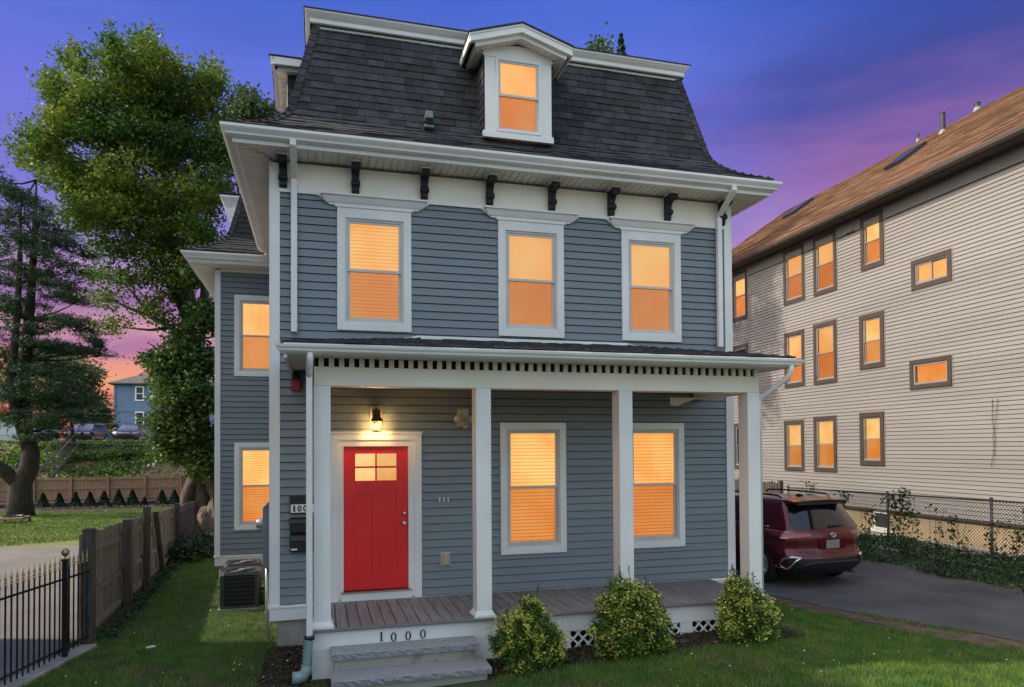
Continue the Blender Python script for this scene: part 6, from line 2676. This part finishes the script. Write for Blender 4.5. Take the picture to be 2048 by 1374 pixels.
PL = [(60, 430, 40, 16), (115, 486, 50, 9), (160, 500, 22, 6), (62, 480, 30, 12), (78, 546, 48, 10), (140, 533, 34, 7), (125, 571, 48, 9), (134, 602, 44, 9), (119, 630, 40, 10),
      (163, 652, 44, 9), (62, 658, 48, 10), (80, 684, 45, 9), (178, 712, 34, 8), (205, 690, 12, 6), (115, 704, 42, 9), (19, 524, 26, 12), (8, 561, 22, 14), (16, 440, 26, 14), (19, 627, 30, 12), (40, 600, 30, 9),
      (72, 405, 18, 14), (40, 386, 16, 16), (19, 405, 18, 16), (6, 365, 12, 18), (-20, 480, 40, 30), (-30, 600, 40, 40), (60, 740, 60, 14), (120, 745, 50, 12), (20, 720, 40, 16),
      (60, 785, 62, 20), (115, 800, 60, 20), (150, 790, 36, 12), (125, 835, 55, 14), (80, 850, 40, 12), (100, 770, 60, 16), (20, 790, 40, 24), (30, 830, 30, 12), (95, 872, 26, 7), (75, 352, 8, 12),
      (110, 450, 26, 7), (95, 520, 30, 7), (-10, 700, 40, 30)]
pc = []
for (x, y, z, rx_, ry_, rz_) in plate_px(PL, 27, 46):
    ncl = int(30 * (rx_ * ry_) ** .6) + 6
    c = np.array([x, y, z]) + RNG.normal(size=(ncl, 3)) * np.array([rx_ * .55, ry_ * .6, rz_ * .45])
    pc.append(np.repeat(c, 16, 0) + RNG.normal(size=(ncl * 16, 3)) * np.array([.13, .13, .06]))
pc = np.concatenate(pc)
link('crown', np_mesh('crown', leaf_cards(pc, RNG.uniform(.14, .26, len(pc)), .20, up=0, droop=-.2), 4, 'needle'), pine)
m = MB()
t1 = [(42, 1045, 27), (40, 1000, 27), (42, 965, 27), (58, 935, 27), (62, 905, 27), (52, 865, 27), (47, 800, 27), (52, 720, 27), (58, 640, 27), (64, 560, 27), (69, 470, 27), (73, 360, 27)]
m.tube([P3(*q) for q in t1], [.62, .50, .46, .40, .36, .30, .27, .24, .21, .17, .12, .03], 11)
m.tube([P3(60, 915, 27), P3(46, 865, 26.8), P3(30, 820, 26.6), P3(22, 760, 26.5), P3(30, 680, 26.4), P3(36, 600, 26.4), P3(40, 500, 26.4), P3(42, 400, 26.4)], [.27, .24, .22, .19, .16, .13, .10, .03], 9)
m.tube([P3(42, 968, 27), P3(22, 955, 26.8), P3(0, 935, 26.6), P3(-40, 905, 26.5)], [.34, .30, .26, .22], 9)
for (px, py, rx_, rz_) in PL:
    k = min(range(len(t1)), key=lambda j: abs(t1[j][1] - py - 12))
    a = Vector(P3(*t1[k]))
    b = Vector(P3(px + rx_ * .6, py, 27 + random.uniform(-1, 1)))
    m.tube([a, (a + b) / 2 - Vector((0, 0, .12)), b], [.055, .04, .012], 5)
m.build('trunk', 'bark_dark', pine, smooth=True)


def round_tree(name, label, blobs, base, y, k, material, per, size, ydep, group=None, trunk=.16):
    t = thing(name, label, 'tree', base, group=group)
    link('crown', np_mesh('crown', clump_leaves(blob_px(blobs, y, k, ydep), per, size, .3 * size / .19), 4, material), t)
    m = MB()
    cx = sum(b[0] for b in blobs) / len(blobs)
    cy = sum(b[1] for b in blobs) / len(blobs)
    top = Vector(P3(cx, min(b[1] for b in blobs), y))
    bs_ = Vector(base)
    m.tube([bs_ - Vector((0, 0, .3)), bs_ * .6 + top * .4, top], [trunk, trunk * .7, trunk * .15], 8)
    for b in blobs:
        e_ = Vector(P3(b[0], b[1], y))
        f = max(0.15, min(.8, (e_.z - bs_.z) / max(.1, top.z - bs_.z) - .25))
        s_ = bs_ + (top - bs_) * f
        m.tube([s_, (s_ + e_) / 2 + Vector((0, 0, .2)), e_], [trunk * .4, trunk * .25, trunk * .06], 5)
    m.build('trunk', 'bark_dark', t, smooth=True)
    return t


round_tree('broadleaf_tree', 'slender green tree showing its top above the wing roof behind the maple',
           [(497, 188, 12), (485, 212, 24), (515, 215, 18), (460, 235, 26), (500, 235, 30), (530, 225, 12), (548, 230, 8), (470, 280, 40), (440, 330, 40), (500, 320, 50), (425, 250, 20)], P3(470, 1010, 25), 25, 44, 'leaf_back', 44, .19, 1.0)
round_tree('broadleaf_tree', 'pale grey green tree standing behind the pine', [(150, 735, 26), (130, 760, 30), (165, 765, 24), (175, 795, 18), (140, 790, 26), (185, 745, 10), (120, 720, 18), (110, 800, 30), (60, 720, 40), (30, 770, 40)],
           (on(150, 900, y=46).x, 46, gzf(-18, 46)), 46, 28, 'leaf_far', 40, .26, 1.5)
round_tree('broadleaf_tree', 'dark rounded tree beside the blue house', [(195, 815, 16), (187, 826, 16), (205, 840, 12), (172, 828, 14), (212, 858, 8), (160, 825, 16)],
           (on(188, 890, y=62).x, 62, gzf(-24, 62)), 62, 21, 'leaf_back', 30, .34, 1.5)
# conifer tops showing over the roof
con = thing('conifer_tree', 'tall thin conifer whose tip shows above the mansard roof', 'tree', (13.3, 20, -.6))
tp = Vector(P3(1242, 70, 20))
n = 9000
t_ = RNG.random(n)
rr = .12 + 2.4 * (1 - t_) ** 1.0
rr *= .55 + .45 * np.abs(np.sin(t_ * 95))
a_ = RNG.uniform(0, 2 * math.pi, n)
q = RNG.random(n) ** .5
cc = np.stack([tp.x + np.cos(a_) * rr * q * .55, tp.y + np.sin(a_) * rr * q * .55, -.6 + 3 + t_ * (tp.z - 2.4) - rr * q * .15], 1)
topn = 1500
t2 = RNG.random(topn)
r2 = (.06 + .42 * (1 - t2)) * (.35 + .65 * np.abs(np.sin(t2 * 17)))
a2 = RNG.uniform(0, 2 * math.pi, topn)
c2_ = np.stack([tp.x + np.cos(a2) * r2 * RNG.random(topn), tp.y + np.sin(a2) * r2, tp.z - 1.9 + t2 * 1.95], 1)
link('crown', np_mesh('crown', leaf_cards(np.concatenate([cc, c2_]), .17, .4), 4, 'needle'), con)
m = MB()
m.tube([(13.3, 20, -1), (tp.x * .5 + 6.65, 20, 8), (tp.x, tp.y, tp.z - .2)], [.3, .2, .02], 8)
m.build('trunk', 'bark_dark', con, smooth=True)
round_tree('broadleaf_tree', 'leafy treetop peeping over the mansard roof beside the conifer tip',
           [(1198, 102, 12), (1191, 106, 8), (1207, 108, 7), (1200, 165, 40), (1150, 200, 50), (1240, 210, 50), (1190, 280, 60), (1250, 300, 55), (1130, 300, 55), (1200, 370, 60), (1140, 430, 55), (1230, 440, 50), (1190, 500, 45)],
           (9.3, 15.5, -.75), 15.5, 58, 'leaf_back', 46, .16, 1.1)

# ------------------------------------------------------------------ bank, blue house and other far things
n = 60000
x = RNG.uniform(-26, -3, n)
y = RNG.uniform(34.6, 49.5, n)
cov = np.sin(x * .9 + 1.2 * np.sin(y * .5)) * .35 + np.sin(y * .8 + x * .35) * .25 + .34 + .05 * (y - 40)
k = RNG.random(n) < np.clip(cov, .08, 1)
x, y = x[k], y[k]
c_ = np.stack([x, y, gz(x, y) + RNG.random(len(x)) ** 1.5 * (.22 + .0 * y)], 1)
tag(link('bank_plants', np_mesh('bank_plants', leaf_cards(c_, RNG.uniform(.16, .34, len(c_)), .7, up=1), 4, ['leaf_bright', 'leaf_back'], mi=(RNG.random(len(c_)) < .35).astype(int)), kind='stuff'),
    'loose green plants covering the brown bank behind the cedar fence', 'plants')
grid_sheet('bank', np.arange(-30, 2, .6), np.arange(34.4, 49.5, .5), .02, 'soil')
band_sheet('parking_strip', lambda y: -30, lambda y: 0, np.arange(49.8, 60, .5), 8, .03, 'asphalt_pale')
for i, (px, py, r_) in enumerate(((190, 912, 1.0), (150, 914, .9), (225, 910, 1.0), (260, 908, .9), (300, 910, .9), (120, 922, .9), (100, 935, .8), (330, 912, 1.0))):
    by = 44.3 - (py - 908) * .08
    P = on(px, py, y=by)
    gb = gzf(P.x, by)
    t = thing('bank_bush', '%s green bush from the wooden stair along the top of the bank' % ('fourth', 'third', 'fifth', 'sixth', 'seventh', 'second', 'first', 'last')[i], 'bush', (P.x, by, gb), group='bushes along the top of the bank')
    link('foliage', np_mesh('foliage', clump_leaves([(P.x, by, gb + .15, r_ * 1.25, .8, .34)], 90, .17, .20), 4, 'leaf_bright' if i % 3 else 'leaf_back'), t)
    m = MB()
    for a in range(4):
        m.tube([(P.x, by, gb - .1), (P.x + .5 * math.cos(a * 1.6), by + .3 * math.sin(a * 1.6), gb + .35)], .02, 4)
    m.build('stem', 'bark_dark', t)

# blue house
bx = on(222, 800, y=72).x
bl0, bl1 = bx + .3, bx + 12
zr = on(222, 768, y=72).z
zg = gzf(bx, 72)
bh = thing('blue_house', 'two storey pale blue house with hipped grey roof beyond the parked cars', 'house', (bx + 6, 76, zg))
m = MB()
m.box(bl0 + .05, bl1, 72.1, 80, zg - .5, zr)
bcore = m.build('wall_core', 'far_blue', bh)
m = MB()
z = zg
k = 0
while z < zr - .05:
    m.hexa([(bl0, 72.06, z), (bl1, 72.06, z), (bl1, 72.12, z), (bl0, 72.12, z), (bl0, 72.095, z + .19), (bl1, 72.095, z + .19), (bl1, 72.12, z + .19), (bl0, 72.12, z + .19)])
    z += .2
o = m.build('clapboards', 'far_blue', bh)
o['kind'] = 'stuff'
m = MB()
zf = on(300, 822, y=72).z
m.box(bl0 - .02, bl1, 72.0, 72.06, zf - .08, zf + .06)
m.box(bl0 - .05, bl0 + .12, 72.0, 72.1, zg, zr)
m.build('trim', 'far_blue', bh)
m = MB()
m.add([(bl0 - .5, 71.6, zr - .02), (bl1 + .5, 71.6, zr - .02), (bl1 + .5, 80.5, zr - .02), (bl0 - .5, 80.5, zr - .02), (bl0 + 4.5, 76, zr + 2.3), (bl1 - 4.5, 76, zr + 2.3),
       (bl0 - .5, 71.6, zr + .12), (bl1 + .5, 71.6, zr + .12), (bl1 + .5, 80.5, zr + .12), (bl0 - .5, 80.5, zr + .12)],
      [(6, 7, 5, 4), (7, 8, 5), (8, 9, 4, 5), (9, 6, 4), (0, 1, 7, 6), (3, 0, 6, 9), (0, 3, 2, 1), (1, 2, 8, 7)])
m.build('roof', 'far_roof', bh)
for px, pyt, pyb in ((279, 772, 802), (279, 823, 850), (352, 772, 802), (352, 823, 850)):
    a = on(px - 9, pyt, y=72)
    b = on(px + 9, pyb, y=72)
    w = MB()
    frame4(w, a.x, b.x, b.z, a.z, .13, -.05, .06, lambda u, d, z: (u, 72.05 - d, z))
    wn_ = w.build('window', 'white', bh)
    q = MB()
    q.add([(a.x + .1, 72.04, b.z + .1), (b.x - .1, 72.04, b.z + .1), (b.x - .1, 72.04, a.z - .1), (a.x + .1, 72.04, a.z - .1)], [(0, 1, 2, 3)])
    q.build('pane', 'far_glass', wn_)
    q = MB()
    zm = (a.z + b.z) / 2
    q.box(a.x + .12, b.x - .12, 71.995, 72.035, zm - .04, zm + .04)
    q.build('meeting_rail', 'white', wn_)
m = MB()
pa = on(305, 825, y=71.5)
m.hexa([(pa.x, 70.9, pa.z - .2), (pa.x + 1.9, 70.9, pa.z - .2), (pa.x + 1.9, 72, pa.z + .05), (pa.x, 72, pa.z + .05), (pa.x, 70.9, pa.z - .08), (pa.x + 1.9, 70.9, pa.z - .08), (pa.x + 1.9, 72, pa.z + .17), (pa.x, 72, pa.z + .17)])
m.build('door_canopy', 'white', bh)
# recycling bin between cars
P = on(226, 876, y=60)
bn = thing('recycling_bin', 'blue wheeled bin standing beside the plum car', 'bin', (P.x, 60, gzf(P.x, 60)), local=True)
m = MB()
m.hexa([(-.25, -.28, .06), (.25, -.28, .06), (.25, .28, .06), (-.25, .28, .06), (-.32, -.36, .95), (.32, -.36, .95), (.32, .36, .95), (-.32, .36, .95)])
m.build('tub', 'bin_blue', bn, bevel=.03)
m = MB()
m.box(-.34, .34, -.39, .39, .955, 1.02)
m.build('lid', 'bin_blue', bn, bevel=.02)
for s in (-1, 1):
    m = MB()
    m.lathe([(.1, -.03), (.1, .03)], (s * .24, .30, .1), 12, 'x')
    m.build('wheel', 'tyre', bn)
# pale building far to the side
pb = thing('pale_building', 'low pale panelled building seen behind the pine', 'building', (on(20, 860, y=64).x, 66, 2.5))
xa, xb = on(-60, 860, y=64).x, on(72, 860, y=64).x
za, zc = on(20, 871, y=64).z, on(20, 832, y=64).z
m = MB()
m.box(xa, xb, 64.05, 70, za - 1, zc)
m.build('wall', 'far_pale', pb)
for k in range(7):
    m = MB()
    u0 = xa + (xb - xa) * k / 7
    u1 = xa + (xb - xa) * (k + 1) / 7 - .06
    m.box(u0, u1, 64.0, 64.05, za, zc - .5)
    m.build('panel', 'far_pale', pb)
m = MB()
m.box(xa - .3, xb + .3, 63.7, 70.3, zc, zc + .25)
m.build('roof', 'far_roof', pb)
# stair up the bank
stair = thing('bank_stair', 'dark wooden stair with handrails climbing the bank beside the pine', 'stair', tuple(on(70, 950, y=37)))
A, B = Vector(P3(72, 950, 36.2)), Vector(P3(132, 884, 47))
for s in (0, 1):
    m = MB()
    off = Vector((.9 * s, 0, 0))
    m.tube([A + off, B + off], .09, 4)
    m.build('stringer', 'wood_post', stair)
    m = MB()
    m.tube([A + off + Vector((0, 0, .95)), B + off + Vector((0, 0, .95))], .035, 6)
    m.build('handrail', 'wood_post', stair)
for k in range(14):
    c = A + (B - A) * (k + .5) / 14
    m = MB()
    m.box(c.x, c.x + .9, c.y - .16, c.y + .16, c.z, c.z + .05)
    m.build('tread', 'wood_post', stair)
for k in range(4):
    c = A + (B - A) * k / 3
    m = MB()
    m.tube([c - Vector((0, 0, .2)), c + Vector((0, 0, .95))], .035, 5)
    m.build('baluster', 'wood_post', stair)
# service wires strung across the yard, beyond the fence
for wl_, (ya, yb) in zip(('topmost', 'second', 'third', 'lowest'), ((806, 832), (833, 842), (845, 856), (871, 884))):
    a, b = Vector(P3(-200, ya - 8, 33)), Vector(P3(700, yb + 8, 33))
    m = MB()
    m.tube([a + (b - a) * k / 20 - Vector((0, 0, .9 * 4 * (k / 20) * (1 - k / 20) * .35)) for k in range(21)], .012, 5)
    tag(m.build('service_wire', 'wire_pale'), wl_ + ' thin overhead wire of the four strung across the back yard', 'wire', 'wires across the back yard')

# ------------------------------------------------------------------ variegated bushes before the porch
def euonymus(label, px, base_py, blobs, nlf, yel):
    P = on(px, base_py, z=-.62)
    yb = -2.05
    t = thing('variegated_bush', label, 'bush', (on(px, base_py, y=yb).x, yb, -.66))
    pts_, mi = [], []
    st_ = MB()
    b0_ = Vector((on(px, base_py, y=yb).x, yb, gzf(on(px, base_py, y=yb).x, yb)))
    for (qx, qy, r_) in blobs:
        c = on(qx, qy, y=yb)
        rr_ = r_ / 172
        ncl = int(nlf * 1.15 * rr_ ** 1.6)
        d = RNG.normal(size=(ncl, 3))
        d /= np.linalg.norm(d, axis=1)[:, None]
        q = RNG.random(ncl) ** .35 * (1 + .12 * RNG.normal(size=ncl))
        cc_ = np.array([c.x, c.y, c.z]) + d * q[:, None] * np.array([rr_ * 1.12, min(.42, rr_ * 1.15), rr_ * 1.12])
        k_ = 15
        e_ = np.repeat(cc_, k_, 0) + RNG.normal(size=(ncl * k_, 3)) * np.array([.024, .024, .03])
        pts_.append(e_)
        outer = np.repeat((q > .72) & ((d[:, 2] > -.25) | (d[:, 0] < -.3)), k_)
        patchy = clumpy(e_[:, 0] * 1.3, e_[:, 2] * 1.3, 1.0) > .26
        mi.append(np.where(outer & patchy & (RNG.random(len(e_)) < yel), 1, 0))
        st_.tube([b0_, (b0_ + c) / 2 + Vector((0, 0, .05)), c], [.014, .010, .004], 5)
    pts_ = np.concatenate(pts_)
    mi = np.concatenate(mi)
    keep = pts_[:, 2] > gz(pts_[:, 0], pts_[:, 1]) + .01
    keep &= pts_[:, 1] < -1.585 - .0 * pts_[:, 0]
    pts_, mi = pts_[keep], mi[keep]
    # a few long shoots
    sh = []
    for k in range(16):
        bq = blobs[random.randrange(len(blobs))]
        c = on(bq[0] + random.uniform(-.6, .6) * bq[2], bq[1] - bq[2] * .8, y=yb)
        L = random.uniform(.06, .20)
        dx_ = random.uniform(-.05, .05)
        st_.tube([c - Vector((0, 0, .1)), c + Vector((dx_, 0, L))], .003, 4)
        for j in range(10):
            sh.append((c.x + dx_ * j / 10 + random.uniform(-.012, .012), yb + random.uniform(-.012, .012), c.z + L * j / 10))
    pts_ = np.concatenate([pts_, np.array(sh)])
    mi = np.concatenate([mi, np.zeros(len(sh), dtype=int)])
    link('foliage', np_mesh('foliage', leaf_cards(pts_, RNG.uniform(.026, .044, len(pts_)), .62, up=.6), 4, ['leaf_green', 'leaf_yellow'], mi=mi), t)
    st_.build('stem', 'bark_dark', t)


euonymus('round yellow and green bush next to the granite steps', 1050, 1325, [(1060, 1235, 32), (1030, 1265, 40), (1085, 1270, 36), (1010, 1290, 28), (1050, 1300, 44), (1100, 1300, 30), (1065, 1212, 16), (1040, 1325, 22), (1120, 1310, 12)], 1800, .78)
euonymus('largest yellow green bush, standing midway along the porch', 1265, 1305, [(1245, 1185, 30), (1230, 1215, 36), (1270, 1215, 40), (1295, 1200, 24), (1220, 1255, 40), (1270, 1255, 50), (1310, 1245, 32), (1240, 1285, 42), (1300, 1280, 38), (1330, 1290, 18), (1210, 1290, 20)], 1800, .55)
euonymus('yellow green bush at the far end of the porch under the last column', 1500, 1280, [(1475, 1175, 26), (1490, 1200, 38), (1460, 1205, 24), (1510, 1225, 40), (1475, 1235, 40), (1530, 1240, 28), (1500, 1260, 40), (1535, 1265, 24), (1460, 1255, 26)], 1800, .62)
# a pale striped plant in the mulch
P = on(1366, 1282, y=-1.95)
sp = thing('striped_plant', 'small striped pale leaved plant in the mulch between two bushes', 'plant', (P.x, -1.95, gzf(P.x, -1.95)))
m = MB()
for k in range(11):
    a = k * 2 * math.pi / 11
    L = random.uniform(.09, .15)
    c = Vector((P.x, -1.95, gzf(P.x, -1.95) + .01))
    d = Vector((math.cos(a), math.sin(a), 0))
    w = Vector((-math.sin(a), math.cos(a), 0)) * .006
    p1_, p2_ = c + d * L * .5 + Vector((0, 0, .07)), c + d * L + Vector((0, 0, .035))
    m.add([c - w, c + w, p1_ + w, p1_ - w, p2_], [(0, 1, 2, 3), (3, 2, 4)])
m.build('leaf_tuft', 'leaf_far', sp)
